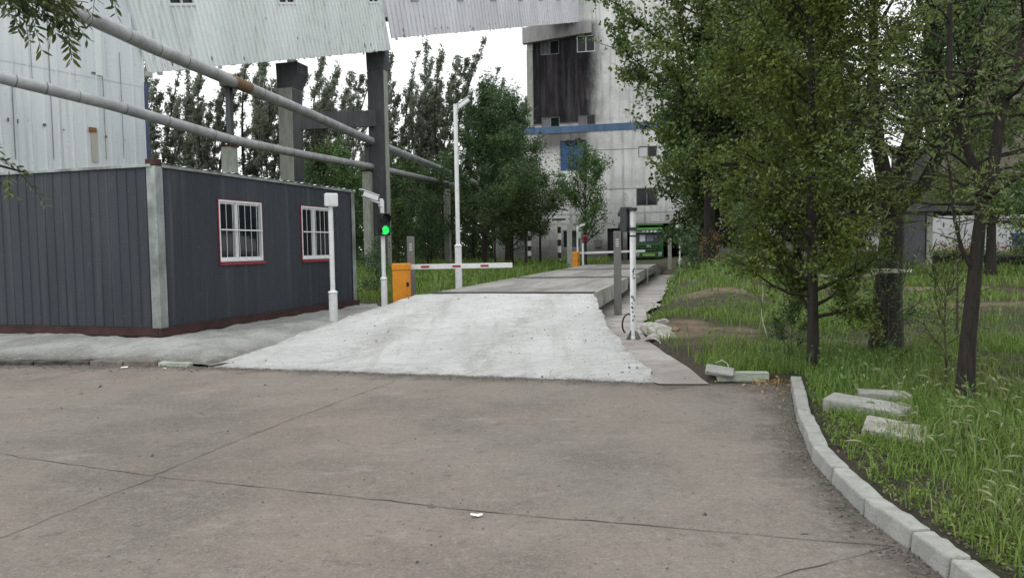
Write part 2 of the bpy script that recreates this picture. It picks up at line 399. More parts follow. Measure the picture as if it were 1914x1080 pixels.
M['grass'] = make_leaf('grass_blades', (0.0956, 0.169, 0.0266), (0.2168, 0.2818, 0.0665), (0.1276, 0.2325, 0.0345), 0.35, 0.5)
M['grass_dry'] = make_leaf('mixed_weeds', (0.0684, 0.1294, 0.0382), (0.171, 0.2372, 0.0653), (0.0969, 0.1869, 0.0436), 0.3, 0.4)
M['foxtail'] = make_leaf('foxtail_heads', (0.2, 0.24, 0.11), (0.32, 0.34, 0.18), (0.24, 0.28, 0.12), 0.3, 3)
M['dry_leaf'] = make_leaf('dry_fallen_leaves', (0.26, 0.16, 0.07), (0.4, 0.3, 0.14), (0.16, 0.09, 0.04), 0.2, 6)
M['flower'] = make_leaf('red_flowers', (0.35, 0.05, 0.06), (0.3, 0.09, 0.06), (0.09, 0.12, 0.03), 0.2, 1.5)
M['hedge'] = make_leaf('flower_bed_leaves', (0.12, 0.15, 0.03), (0.17, 0.19, 0.05), (0.09, 0.13, 0.04), 0.3, 0.5)

# ------------------------------------------------------------------ mesh helpers
def link_mesh(name, me, parent=None, mats=()):
    for m in mats: me.materials.append(m)
    o = bpy.data.objects.new(name, me); col.objects.link(o)
    if parent is not None: o.parent = parent
    return o
def np_mesh(name, verts, faces, smooth=False):
    """verts (n,3), faces (m,k) arrays -> mesh"""
    verts = np.asarray(verts, np.float32); faces = np.asarray(faces, np.int32)
    me = bpy.data.meshes.new(name)
    me.vertices.add(len(verts)); me.vertices.foreach_set('co', verts.ravel())
    k = faces.shape[1]
    me.loops.add(faces.size); me.loops.foreach_set('vertex_index', faces.ravel())
    me.polygons.add(len(faces))
    me.polygons.foreach_set('loop_start', np.arange(0, faces.size, k, dtype=np.int32))
    if smooth: me.polygons.foreach_set('use_smooth', np.ones(len(faces), bool))
    me.update(calc_edges=True); me.validate()
    return me
WLOC = {}
def tag(o, label=None, cat=None, group=None, kind=None):
    if label: o['label'] = label
    if cat: o['category'] = cat
    if group: o['group'] = group
    if kind: o['kind'] = kind
    return o
def thing(name, label, cat, loc=(0, 0, 0), rz=0.0, group=None):
    o = bpy.data.objects.new(name, None); col.objects.link(o)
    o.empty_display_size = 0.2
    o.location = loc; o.rotation_euler = (0, 0, rz)
    WLOC[o] = Vector(loc)
    return tag(o, label, cat, group)
class MB:
    def __init__(s): s.v = []; s.f = []; s.mi = []
    def add(s, vs, fs, mi=0):
        b = len(s.v); s.v += [Vector(p) for p in vs]
        for f in fs: s.f.append([b + i for i in f]); s.mi.append(mi)
        return s
    def box(s, c, d, R=None, mi=0):
        c = Vector(c); vs = []
        for z in (-1, 1):
            for y in (-1, 1):
                for x in (-1, 1):
                    p = Vector((x * d[0] / 2, y * d[1] / 2, z * d[2] / 2))
                    vs.append(c + (R @ p if R else p))
        return s.add(vs, [(0, 2, 3, 1), (4, 5, 7, 6), (0, 1, 5, 4), (2, 6, 7, 3), (0, 4, 6, 2), (1, 3, 7, 5)], mi)
    def bb(s, x0, x1, y0, y1, z0, z1, mi=0):
        return s.box(((x0 + x1) / 2, (y0 + y1) / 2, (z0 + z1) / 2), (x1 - x0, y1 - y0, z1 - z0), None, mi)
    def tube(s, pts, r, n=10, mi=0, cap=True):
        pts = [Vector(p) for p in pts]
        rs = r if isinstance(r, (list, tuple)) else [r] * len(pts)
        rings = []; u = None
        for i, p in enumerate(pts):
            d = (pts[min(i + 1, len(pts) - 1)] - pts[max(i - 1, 0)])
            d = d.normalized() if d.length > 1e-9 else Vector((0, 0, 1))
            if u is None:
                u = d.orthogonal().normalized()
            else:
                u = (u - d * u.dot(d)); u = u.normalized() if u.length > 1e-6 else d.orthogonal().normalized()
            w_ = d.cross(u)
            rings.append([p + (u * math.cos(2 * math.pi * k / n) + w_ * math.sin(2 * math.pi * k / n)) * rs[i] for k in range(n)])
        vs = [p for ring in rings for p in ring]
        fs = [(i * n + k, i * n + (k + 1) % n, (i + 1) * n + (k + 1) % n, (i + 1) * n + k) for i in range(len(pts) - 1) for k in range(n)]
        if cap:
            fs.append(tuple(range(n - 1, -1, -1))); fs.append(tuple((len(pts) - 1) * n + k for k in range(n)))
        return s.add(vs, fs, mi)
    def prism(s, poly, h, mi=0, axis='z', base=0.0):
        """poly: 2-D outline; extruded from base to base + h along axis"""
        n = len(poly)
        f = {'z': lambda a, b, t: (a, b, t), 'y': lambda a, b, t: (a, t, b), 'x': lambda a, b, t: (t, a, b)}[axis]
        vs = [f(a, b, base) for a, b in poly] + [f(a, b, base + h) for a, b in poly]
        fs = [tuple(range(n - 1, -1, -1)), tuple(range(n, 2 * n))] + [(i, (i + 1) % n, n + (i + 1) % n, n + i) for i in range(n)]
        return s.add(vs, fs, mi)
    def build(s, name, mat, parent=None, world=False, bevel=0.0, smooth=False, segs=2):
        off = WLOC.get(parent, Vector((0, 0, 0))) if world and parent is not None else Vector((0, 0, 0))
        me = bpy.data.meshes.new(name)
        me.from_pydata([tuple(p - off) for p in s.v], [], s.f)
        for m in (mat if isinstance(mat, (list, tuple)) else [mat]): me.materials.append(m)
        me.polygons.foreach_set('material_index', s.mi)
        bm = bmesh.new(); bm.from_mesh(me)
        bmesh.ops.recalc_face_normals(bm, faces=bm.faces)
        if bevel:
            es = [e for e in bm.edges if len(e.link_faces) == 2 and e.calc_face_angle(0) > 0.6]
            bmesh.ops.bevel(bm, geom=es, offset=bevel, segments=segs, profile=0.5, affect='EDGES', clamp_overlap=True)
        bm.to_mesh(me); bm.free()
        if smooth:
            me.polygons.foreach_set('use_smooth', [True] * len(me.polygons))
            me.set_sharp_from_angle(angle=math.radians(40))
        me.update()
        o = bpy.data.objects.new(name, me); col.objects.link(o)
        if parent is not None: o.parent = parent
        return o
def copy_thing(o, loc, rz=None, scale=None, label=None):
    c = o.copy(); col.objects.link(c); c.location = loc
    if rz is not None: c.rotation_euler = (0, 0, rz)
    if scale is not None: c.scale = scale if isinstance(scale, (tuple, list)) else (scale,) * 3
    if label: c['label'] = label
    for ch in list(o.children):
        d = ch.copy(); col.objects.link(d); d.parent = c
        for g in ch.children:
            e = g.copy(); col.objects.link(e); e.parent = d
    return c
def sheet(mb, P, a, b, n, prof, u0, u1, v0, v1, mi=0):
    """ribbed sheet metal in the plane (P, a, b) with normal n; prof(u) = rib height; u along a, v along b"""
    us = prof(u0, u1)
    vs = []
    for u, d in us:
        vs += [P + a * u + b * v0 + n * d, P + a * u + b * v1 + n * d]
    mb.add(vs, [(2 * i, 2 * i + 2, 2 * i + 3, 2 * i + 1) for i in range(len(us) - 1)], mi)
def ribs(pitch, wtop, wbase, dep):
    def f(u0, u1):
        out = [(u0, 0.0)]
        k = math.floor(u0 / pitch)
        while k * pitch < u1 + pitch:
            c = k * pitch
            for du, d in ((-wbase / 2, 0), (-wtop / 2, dep), (wtop / 2, dep), (wbase / 2, 0)):
                if u0 + 1e-4 < c + du < u1 - 1e-4: out.append((c + du, d))
            k += 1
        out.append((u1, 0.0))
        return out
    return f
def holed_wall(mb, x0, x1, z0, z1, holes, y0, y1, mi=0):
    """wall slab in local x-z with rectangular openings; faces at y0 (front) and reveals back to y1"""
    xs = sorted({x0, x1, *[h[0] for h in holes], *[h[1] for h in holes]}); xs = [x for x in xs if x0 <= x <= x1]
    zs = sorted({z0, z1, *[h[2] for h in holes], *[h[3] for h in holes]}); zs = [z for z in zs if z0 <= z <= z1]
    def inh(x, z): return any(h[0] < x < h[1] and h[2] < z < h[3] for h in holes)
    for i in range(len(xs) - 1):
        for j in range(len(zs) - 1):
            if not inh((xs[i] + xs[i + 1]) / 2, (zs[j] + zs[j + 1]) / 2):
                for y in (y0, y1):
                    mb.add([(xs[i], y, zs[j]), (xs[i + 1], y, zs[j]), (xs[i + 1], y, zs[j + 1]), (xs[i], y, zs[j + 1])], [(0, 1, 2, 3)], mi)
    for h in holes + [(x0, x1, z0, z1)]:
        a, b, c, d = h
        mb.add([(a, y0, c), (a, y1, c), (a, y1, d), (a, y0, d)], [(0, 1, 2, 3)], mi)
        mb.add([(b, y0, c), (b, y1, c), (b, y1, d), (b, y0, d)], [(0, 1, 2, 3)], mi)
        mb.add([(a, y0, d), (a, y1, d), (b, y1, d), (b, y0, d)], [(0, 1, 2, 3)], mi)
        mb.add([(a, y0, c), (a, y1, c), (b, y1, c), (b, y0, c)], [(0, 1, 2, 3)], mi)
def text_mesh(name, body, size, parent, loc, rot, mat, depth=0.004, align='CENTER'):
    c = bpy.data.curves.new(name, 'FONT'); c.body = body; c.size = size; c.align_x = align; c.align_y = 'CENTER'; c.extrude = depth
    o = bpy.data.objects.new(name, c); col.objects.link(o)
    bpy.context.view_layer.update()
    me = bpy.data.meshes.new_from_object(o.evaluated_get(bpy.context.evaluated_depsgraph_get()))
    bpy.data.objects.remove(o); bpy.data.curves.remove(c)
    me.materials.clear(); me.materials.append(mat)
    t = bpy.data.objects.new(name, me); col.objects.link(t)
    t.parent = parent; t.location = loc; t.rotation_euler = rot
    return t

# value noise for terrain
_rg = np.random.default_rng(7)
_tab = _rg.random((256, 256))
def vnoise(x, y):
    xi = np.floor(x).astype(int); yi = np.floor(y).astype(int); fx = x - xi; fy = y - yi
    fx = fx * fx * (3 - 2 * fx); fy = fy * fy * (3 - 2 * fy)
    g = lambda a, b: _tab[a % 256, b % 256]
    return (g(xi, yi) * (1 - fx) + g(xi + 1, yi) * fx) * (1 - fy) + (g(xi, yi + 1) * (1 - fx) + g(xi + 1, yi + 1) * fx) * fy
def fbm(x, y, o=4):
    s = 0; a = 0.5
    for i in range(o):
        s = s + a * vnoise(x * 2 ** i + 13.7 * i, y * 2 ** i + 7.3 * i); a *= 0.5
    return s
def in_poly(x, y, poly):
    ins = np.zeros(x.shape, bool)
    for (x1, y1), (x2, y2) in zip(poly, poly[1:] + poly[:1]):
        c = ((y1 > y) != (y2 > y)) & (x < (x2 - x1) * (y - y1) / ((y2 - y1) if y2 != y1 else 1e-9) + x1)
        ins ^= c
    return ins
def poly_dist(x, y, poly, closed=True):
    d = np.full(x.shape, 1e9)
    segs = list(zip(poly, poly[1:] + (poly[:1] if closed else []))) if closed else list(zip(poly[:-1], poly[1:]))
    for (x1, y1), (x2, y2) in segs:
        dx, dy = x2 - x1, y2 - y1; L = dx * dx + dy * dy + 1e-12
        t = np.clip(((x - x1) * dx + (y - y1) * dy) / L, 0, 1)
        d = np.minimum(d, np.hypot(x - x1 - t * dx, y - y1 - t * dy))
    return d

# ------------------------------------------------------------------ the lie of the land
def xy(p): return (p.x, p.y)
kerb_px = [(1476, 716), (1480, 742), (1487, 786), (1501, 818), (1515, 858), (1551, 900), (1610, 962), (1697, 1026), (1768, 1082), (1880, 1178), (2080, 1345)]
kerb_line = [xy(G(a, b)) for a, b in kerb_px]
RL, RR = G(390, 686), G(1240, 716)
far_edge = [xy(G(-400, 676)), xy(G(0, 683)), xy(G(170, 682)), xy(G(350, 684)), xy(RL), xy(RR), xy(G(1330, 717)), xy(G(1420, 716))]
road_poly = [(-60, 14.0)] + far_edge + kerb_line + [(7, 0), (14, -4), (40, -8), (40, -30), (-60, -30)]
# the weighbridge axis
TH = math.radians(14.0)
UA = Vector((math.sin(TH), math.cos(TH), 0)); UP = Vector((math.cos(TH), -math.sin(TH), 0))
DECK_Z = 0.6
WB_L, WB_R = G(806, 548, DECK_Z), G(1110, 549, DECK_Z)
WB0 = (WB_L + WB_R) / 2; WB0.z = 0
WBW = (WB_R - WB_L).dot(UP)
WBLEN = 21.6
def wb_local(x, y):
    return (x - WB0.x) * UP.x + (y - WB0.y) * UP.y, (x - WB0.x) * UA.x + (y - WB0.y) * UA.y
LOWER = []                        # outlines of poured concrete: the soil lies lower under them
def gz(x, y):
    """height of the open ground"""
    x = np.asarray(x, float); y = np.asarray(y, float)
    ins = in_poly(x, y, road_poly); d = np.where(ins, -0.0, poly_dist(x, y, road_poly))
    lat, lon = wb_local(x, y)
    left = sstep(0.5, -0.5, lat)
    zl = 0.19 * sstep(0.0, 1.3, d)
    zr = 0.08 * sstep(0.0, 0.14, d) + 0.06 * sstep(0, 4, d) + 0.10 * sstep(12, 26, y) + 0.45 * sstep(28, 55, y) * sstep(12, 22, x)
    z = zl * left + zr * (1 - left)
    z = z + (fbm(x * 0.9, y * 0.9) - 0.47) * 0.10 * sstep(0.15, 1.5, d) + (fbm(x * 0.13 + 40, y * 0.13, 3) - 0.44) * 0.25 * sstep(2, 8, d)
    # the trench beside and below the weighbridge; a grassy bank rises next to it
    tr = sstep(WBW / 2 + 1.5, WBW / 2 + .9, np.abs(lat)) * sstep(-7.5, -5.0, lon) * sstep(WBLEN + 3, WBLEN, lon)
    bank = np.exp(-((lat - 4.1) / 1.0) ** 2) * sstep(-0.5, 4, lon) * sstep(26, 16, lon) * 0.30
    z = (z + bank) * (1 - tr) + 0.0 * tr
    for pl in LOWER:
        z = z - np.where(in_poly(x, y, pl), 0.16 * sstep(0.0, 0.2, poly_dist(x, y, pl)) + .035, 0)
    return np.where(ins, -0.05, z - 0.012)
def gz1(x, y): return float(gz(np.array([x]), np.array([y]))[0])

def terrain():
    xs = np.concatenate([np.arange(-400, -40, 20.), np.arange(-40, -14, 1.0), np.arange(-14, 14, 0.16), np.arange(14, 40, 0.8), np.arange(40, 401, 20.)])
    ys = np.concatenate([np.arange(-60, -4, 8.), np.arange(-4, 22, 0.16), np.arange(22, 60, 0.8), np.arange(60, 110, 4.), np.arange(110, 621, 30.)])
    X, Y = np.meshgrid(xs, ys); Z = gz(X.ravel(), Y.ravel())
    nx = len(xs); i = np.arange(len(ys) - 1)[:, None] * nx + np.arange(nx - 1)[None]
    F = np.stack([i, i + 1, i + nx + 1, i + nx], -1).reshape(-1, 4)
    Xr, Yr = X.ravel(), Y.ravel(); nf = fbm(Xr * 2.2, Yr * 2.2); bare = np.zeros(Xr.shape)
    for px, py, rx, ry in ((1275, 618, .95, 1.5), (1345, 568, 1.4, .9), (1830, 571, 4.2, .8), (1560, 640, .6, .4), (1700, 640, .8, .5), (1700, 545, 2.0, .6)):
        c = G(px, py, .1); bare = np.maximum(bare, sstep(1.25, .55, np.hypot((Xr - c.x) / rx, (Yr - c.y) / ry) + (nf - .45) * 1.5))
    me = np_mesh('ground', np.stack([X.ravel(), Y.ravel(), Z], -1), F, True)
    at = me.attributes.new('bare', 'FLOAT', 'POINT'); at.data.foreach_set('value', bare.astype(np.float32))
    return tag(link_mesh('ground', me, None, [M['soil']]), kind='structure')

def tri_sheet(poly, z, step, zf=None):
    """a flat polygon filled with a fine grid (clipped at cell level, outline snapped by the real polygon edge)"""
    bm = bmesh.new()
    vs = [bm.verts.new((x, y, z)) for x, y in poly]
    bm.faces.new(vs)
    bmesh.ops.triangulate(bm, faces=bm.faces)
    xs = [p[0] for p in poly]; ys = [p[1] for p in poly]
    x0, x1, y0, y1 = max(min(xs), -30), min(max(xs), 30), max(min(ys), -6), min(max(ys), 60)
    for k in range(int((x1 - x0) / step)):
        bmesh.ops.bisect_plane(bm, geom=bm.verts[:] + bm.edges[:] + bm.faces[:], plane_co=(x0 + (k + 0.5) * step, 0, 0), plane_no=(1, 0, 0))
    for k in range(int((y1 - y0) / step)):
        bmesh.ops.bisect_plane(bm, geom=bm.verts[:] + bm.edges[:] + bm.faces[:], plane_co=(0, y0 + (k + 0.5) * step, 0), plane_no=(0, 1, 0))
    if zf is not None:
        a = np.array([v.co[:] for v in bm.verts]); h = zf(a[:, 0], a[:, 1])
        for v, q in zip(bm.verts, h): v.co.z = q
    bmesh.ops.recalc_face_normals(bm, faces=bm.faces)
    for f in bm.faces:
        if f.normal.z < 0: f.normal_flip()
        f.smooth = True
    return bm
def bm_obj(bm, name, mats, parent=None):
    me = bpy.data.meshes.new(name); bm.to_mesh(me); bm.free()
    return link_mesh(name, me, parent, mats)

# road: one concrete sheet; its open joints are dark strips 4 mm proud
def road():
    bm = tri_sheet(road_poly, 0.0, 0.5)
    o = tag(bm_obj(bm, 'road', [M['road']]), kind='structure')
    co = np.array([v.co[:] for v in o.data.vertices])
    at = o.data.attributes.new('edge', 'FLOAT', 'POINT')
    at.data.foreach_set('value', np.minimum(poly_dist(co[:, 0], co[:, 1], far_edge + kerb_line, closed=False), 9.0).astype(np.float32))
    rnd = random.Random(3)
    mb = MB()
    for line, wd in (([(-300, 800), (60, 858), (300, 891), (558, 918), (760, 940), (960, 962), (1200, 981), (1420, 1001), (1668, 1021)], 0.008),
                     ([(738, 713), (640, 748), (540, 786), (420, 833), (290, 888)], 0.007),
                     ([(290, 893), (100, 966), (-150, 1066)], 0.007),
                     ([(182, 686), (100, 706), (0, 716), (-200, 745)], 0.008),
                     ([(1000, 1200), (1290, 1120), (1668, 1021)], 0.006)):
        P = [G(a, b) for a, b in line]
        pts = []
        for a, b in zip(P[:-1], P[1:]):
            n = max(2, int((b - a).length / 0.12))
            for k in range(n): pts.append(a.lerp(b, k / n))
        pts.append(P[-1])
        vs = []; fs = []
        for i, p in enumerate(pts):
            d = (pts[min(i + 1, len(pts) - 1)] - pts[max(0, i - 1)]).normalized(); s = Vector((-d.y, d.x, 0))
            j = rnd.gauss(0, 0.005); q = wd * rnd.uniform(0.35, 1.1)
            for sg in (-1, 1):
                c = p + s * (j + sg * q / 2 * rnd.uniform(0.6, 1.5)); vs.append((c.x, c.y, 0.004))
        fs = [(2 * i, 2 * i + 1, 2 * i + 3, 2 * i + 2) for i in range(len(pts) - 1)]
        mb.add(vs, fs)
    mb.build('joint', M['soil_dark'], o)
    # grit and dirt swept against the edge of the ramp, the kerbs and the joints
    rng = np.random.default_rng(5)
    N = 2600
    pts = []
    for _ in range(700): 
        t = rng.random(); p = RL.lerp(RR, t); pts.append((p.x + rng.normal(0, .1), p.y - abs(rng.normal(0, 0.12)), rng.uniform(.004, .014)))
    kl = [Vector((a, b, 0)) for a, b in kerb_line]
    for _ in range(900):
        i = rng.integers(0, len(kl) - 2); p = kl[i].lerp(kl[i + 1], rng.random()); pts.append((p.x - abs(rng.normal(0, .09)), p.y - abs(rng.normal(0, .05)), rng.uniform(.003, .012)))
    fe = [Vector((a, b, 0)) for a, b in far_edge]
    for _ in range(900):
        i = rng.integers(0, 4); p = fe[i].lerp(fe[i + 1], rng.random()); pts.append((p.x, p.y - abs(rng.normal(0, .2)), rng.uniform(.005, .016)))
    for _ in range(1100):
        x = rng.uniform(-7, 4); y = rng.uniform(2.6, 9.5); pts.append((x, y, rng.uniform(.002, .009) * (1 + (rng.random() < .04) * 1.6)))
    pts = np.array(pts); ok = in_poly(pts[:, 0], pts[:, 1], road_poly); pts = pts[ok]
    base = np.array([[1, 0, 0], [0, 1, 0], [-1, 0, 0], [0, -1, 0], [0, 0, .9]]); fa = np.array([[0, 1, 4], [1, 2, 4], [2, 3, 4], [3, 0, 4]])
    vv = []; ff = []
    for k, (x, y, r) in enumerate(pts):
        sc3 = rng.uniform(.5, 1.4, 3) * r; a = rng.uniform(0, 6.3)
        b = (base + rng.normal(0, .22, base.shape)) * sc3
        b = np.stack([b[:, 0] * math.cos(a) - b[:, 1] * math.sin(a) + x, b[:, 0] * math.sin(a) + b[:, 1] * math.cos(a) + y, np.maximum(b[:, 2], 0) + .001], -1)
        vv.append(b); ff.append(fa + 5 * k)
    g = link_mesh('gravel', np_mesh('gravel', np.concatenate(vv), np.concatenate(ff)), None, [make_leaf('grit', (0.05, 0.045, 0.04), (0.17, 0.155, 0.135), (0.03, 0.03, 0.03), 0.0, 5)])
    tag(g, 'loose grit and small stones scattered over the brownish concrete road', 'gravel', kind='stuff')
road()

# ramp: pale concrete wedge from the road up to the weighbridge deck
def ramp():
    TL, TR = WB_L + UP * 0.02, WB_R - UP * 0.0
    n = (RR - RL).cross(((TL + TR) / 2) - (RL + RR) / 2).normalized()
    if n.z < 0: n = -n
    right = [hit(a, b, RR, n) for a, b in ((1240, 716), (1214, 693), (1184, 668), (1160, 645), (1140, 622), (1129, 597), (1119, 570), (1110, 549))]
    left = [hit(a, b, RR, n) for a, b in ((390, 686), (470, 661), (560, 628), (640, 599), (720, 573), (775, 553), (806, 548))]
    def at(pl, t):
        s = t * (len(pl) - 1); i = min(int(s), len(pl) - 2); return pl[i].lerp(pl[i + 1], s - i)
    nu, nv = 70, 70
    vs = []; fs = []
    for j in range(nv + 1):
        t = j / nv; a, b = at(left, t), at(right, t)
        for i in range(nu + 1):
            p = a.lerp(b, i / nu)
            z = DECK_Z * max(0, min(1, (p.z) / DECK_Z))
            z = z + 0.035 * math.sin(math.pi * t)
            f = float(fbm(np.array([p.x * 2.1]), np.array([p.y * 2.1]))[0]) - 0.47
            if i in (0, nu) and 0 < j < nv: p = p + (b - a).normalized() * (float(fbm(np.array([p.y * 5.1]), np.array([p.x + 3.]), 5)[0]) - .47) * .16
            edge = 1.0 if 0 < j < nv else 0.15
            vs.append((p.x, p.y + (f * 0.12 if j == 0 else 0), max(0.012, z + f * 0.05 * edge)))
    for j in range(nv):
        for i in range(nu):
            k = j * (nu + 1) + i; fs.append((k, k + 1, k + nu + 2, k + nu + 1))
    mb = MB(); mb.add(vs, fs)
    ring = [i for i in range(nu + 1)] + [j * (nu + 1) + nu for j in range(1, nv + 1)] + [nv * (nu + 1) + i for i in range(nu - 1, -1, -1)] + [j * (nu + 1) for j in range(nv - 1, 0, -1)]
    b = len(mb.v)
    for k in ring: mb.v.append(Vector((vs[k][0], vs[k][1], -0.06)))
    for q in range(len(ring)):
        r = (q + 1) % len(ring); mb.f.append([ring[q], ring[r], b + r, b + q]); mb.mi.append(0)
    o = mb.build('ramp', M['ramp'], smooth=True)
    tag(o, kind='structure')
    LOWER.append([xy(p) for p in right] + [xy(p) for p in reversed(left)])
    tr = []
    for k, v in enumerate(o.data.vertices):
        i, j = (k % (nu + 1), k // (nu + 1)) if k < (nu + 1) * (nv + 1) else (0, 0)
        lat, lon = wb_local(v.co.x, v.co.y); tr.append(max(.5 * math.exp(-((abs(lat) - .95) / .28) ** 2), math.exp(-j / 2.5), .9 * math.exp(-i / 2.0), .9 * math.exp(-(nu - i) / 2.0)))
    at = o.data.attributes.new('dirt', 'FLOAT', 'POINT'); at.data.foreach_set('value', np.array(tr, np.float32))
    rng = np.random.default_rng(15); vv = []; ff = []; n = 0
    base = np.array([[1, 0, 0], [0, 1, 0], [-1, 0, 0], [0, -1, 0], [0, 0, .9]]); fa = np.array([[0, 1, 4], [1, 2, 4], [2, 3, 4], [3, 0, 4]])
    while n < 420:
        i = int(rng.integers(2, nu - 1)) if rng.random() < .75 else int(rng.integers(nu - 10, nu - 1)); j = int(rng.integers(1, nv - 1)); x, y, z = vs[j * (nu + 1) + i]
        rr = rng.uniform(.004, .011) * (1 + 1.3 * (rng.random() < .08)); a_ = rng.uniform(0, 6.3); q = (base + rng.normal(0, .2, base.shape)) * rr * rng.uniform(.6, 1.4, 3)
        vv.append(np.stack([q[:, 0] * math.cos(a_) - q[:, 1] * math.sin(a_) + x + rng.normal(0, .04), q[:, 0] * math.sin(a_) + q[:, 1] * math.cos(a_) + y + rng.normal(0, .02), q[:, 2] + z - .001], -1)); ff.append(fa + 5 * n); n += 1
    g = link_mesh('gravel', np_mesh('gravel', np.concatenate(vv), np.concatenate(ff)), None, [plain('dark_clods', (0.11, 0.105, 0.095), .95, var=.5, scale=20)])
    tag(g, 'dark clods and grit lying on the pale concrete ramp', 'gravel', kind='stuff')
    return left, right
ramp_left, ramp_right = ramp()

# far ramp down to the loading hall
def far_ramp():
    mb = MB(); a = WB0 + UA * (WBLEN + 0.08); h = WBW / 2
    L = 8.0
    for s in (1,):
        p = [a - UP * h, a + UP * h, a + UP * (h + .5) + UA * L, a - UP * (h + .5) + UA * L]
        top = [V(p[0].x, p[0].y, DECK_Z), V(p[1].x, p[1].y, DECK_Z), V(p[2].x, p[2].y, .1), V(p[3].x, p[3].y, .1)]
        bot = [V(q.x, q.y, -.3) for q in p]
        mb.add(top + bot, [(0, 1, 2, 3), (0, 4, 5, 1), (1, 5, 6, 2), (3, 2, 6, 7), (0, 3, 7, 4)])
    tag(mb.build('far_ramp', M['deck']), kind='structure')
far_ramp()

# rough poured concrete apron round the cabin
CAB_TH = math.radians(17.0)
CX = Vector((math.sin(CAB_TH), math.cos(CAB_TH), 0)); CY = Vector((-CX.y, CX.x, 0))
CAB_Z = 0.20
CAB0 = G(302, 628, CAB_Z)
CAB_L = 6.2
def apron():
    rl = [xy(p + UP * 0.25) for p in ramp_left]
    front = [xy(G(-500, 668)), xy(G(0, 677)), xy(G(170, 676)), xy(G(345, 682)), xy(G(396, 687))]
    back = [xy(CAB0 + CX * (CAB_L + 0.35) - CY * 0.35), xy(CAB0 + CX * (CAB_L + .35) + CY * .5), xy(CAB0 + CX * 1.0 + CY * 1.0), xy(CAB0 + CX * 1.0 + CY * 9)]
    poly = front + rl[1:5] + back
    edge = [xy(G(-900, 668))] + front + [xy(p) for p in ramp_left]
    def zf(x, y):
        d = poly_dist(x, y, edge, closed=False)
        z = 0.03 + 0.16 * sstep(0.0, 1.15, d)
        return z + (fbm(x * 3, y * 3, 5) - 0.48) * 0.10 * sstep(0, .3, d) + (fbm(x * 11, y * 11, 3) - .44) * 0.018
    o = tag(bm_obj(tri_sheet(poly, 0, 0.09, zf), 'pavement', [M['apron']]), kind='structure')
    co = np.array([v.co[:] for v in o.data.vertices])
    d1 = poly_dist(co[:, 0], co[:, 1], [xy(p) for p in ramp_left], closed=False); d2 = poly_dist(co[:, 0], co[:, 1], front, closed=False)
    at = o.data.attributes.new('dirt', 'FLOAT', 'POINT'); at.data.foreach_set('value', np.maximum(np.exp(-(d1 / .42) ** 2), .95 * np.exp(-(d2 / .36) ** 2)).astype(np.float32))
    LOWER.append(poly)
    # strip of slab along the other side of the ramp and under the weighbridge
    rnd = random.Random(8)
    hw = WBW / 2
    outer = [G(1326, 716, .02), G(1262, 676, .02), G(1212, 642, .02)]
    k0 = wb_local(outer[-1].x, outer[-1].y)
    chain = [outer[0], outer[0].lerp(outer[1], .5), outer[1], outer[1].lerp(outer[2], .5), outer[2]]
    n = 26
    for k in range(1, n + 1):
        lon = k0[1] + (WBLEN + 1 - k0[1]) * k / n; lat = k0[0] + (hw + .95 - k0[0]) * min(1, k / 4)
        chain.append(WB0 + UP * (lat + rnd.uniform(-.16, .16)) + UA * lon)
    poly = [xy(G(1232, 716, .02))] + [xy(p) for p in chain]
    poly += [xy(WB0 - UP * (hw + 0.5) + UA * (WBLEN + 1)), xy(WB0 - UP * (hw + .5) + UA * .1), xy(WB0 + UP * (hw - .6) + UA * .05)]
    poly += [xy(p - UP * 0.12) for p in reversed(ramp_right[:-1])]
    def zf2(x, y): return 0.014 + .04 * sstep(.05, .9, poly_dist(x, y, far_edge, closed=False)) + (fbm(x * 2.2, y * 2.2, 4) - 0.45) * 0.012
    tag(bm_obj(tri_sheet(poly, 0, 0.25, zf2), 'concrete_footing', [M['slab']]), kind='structure')
    LOWER.append(poly)
apron()
terrain()

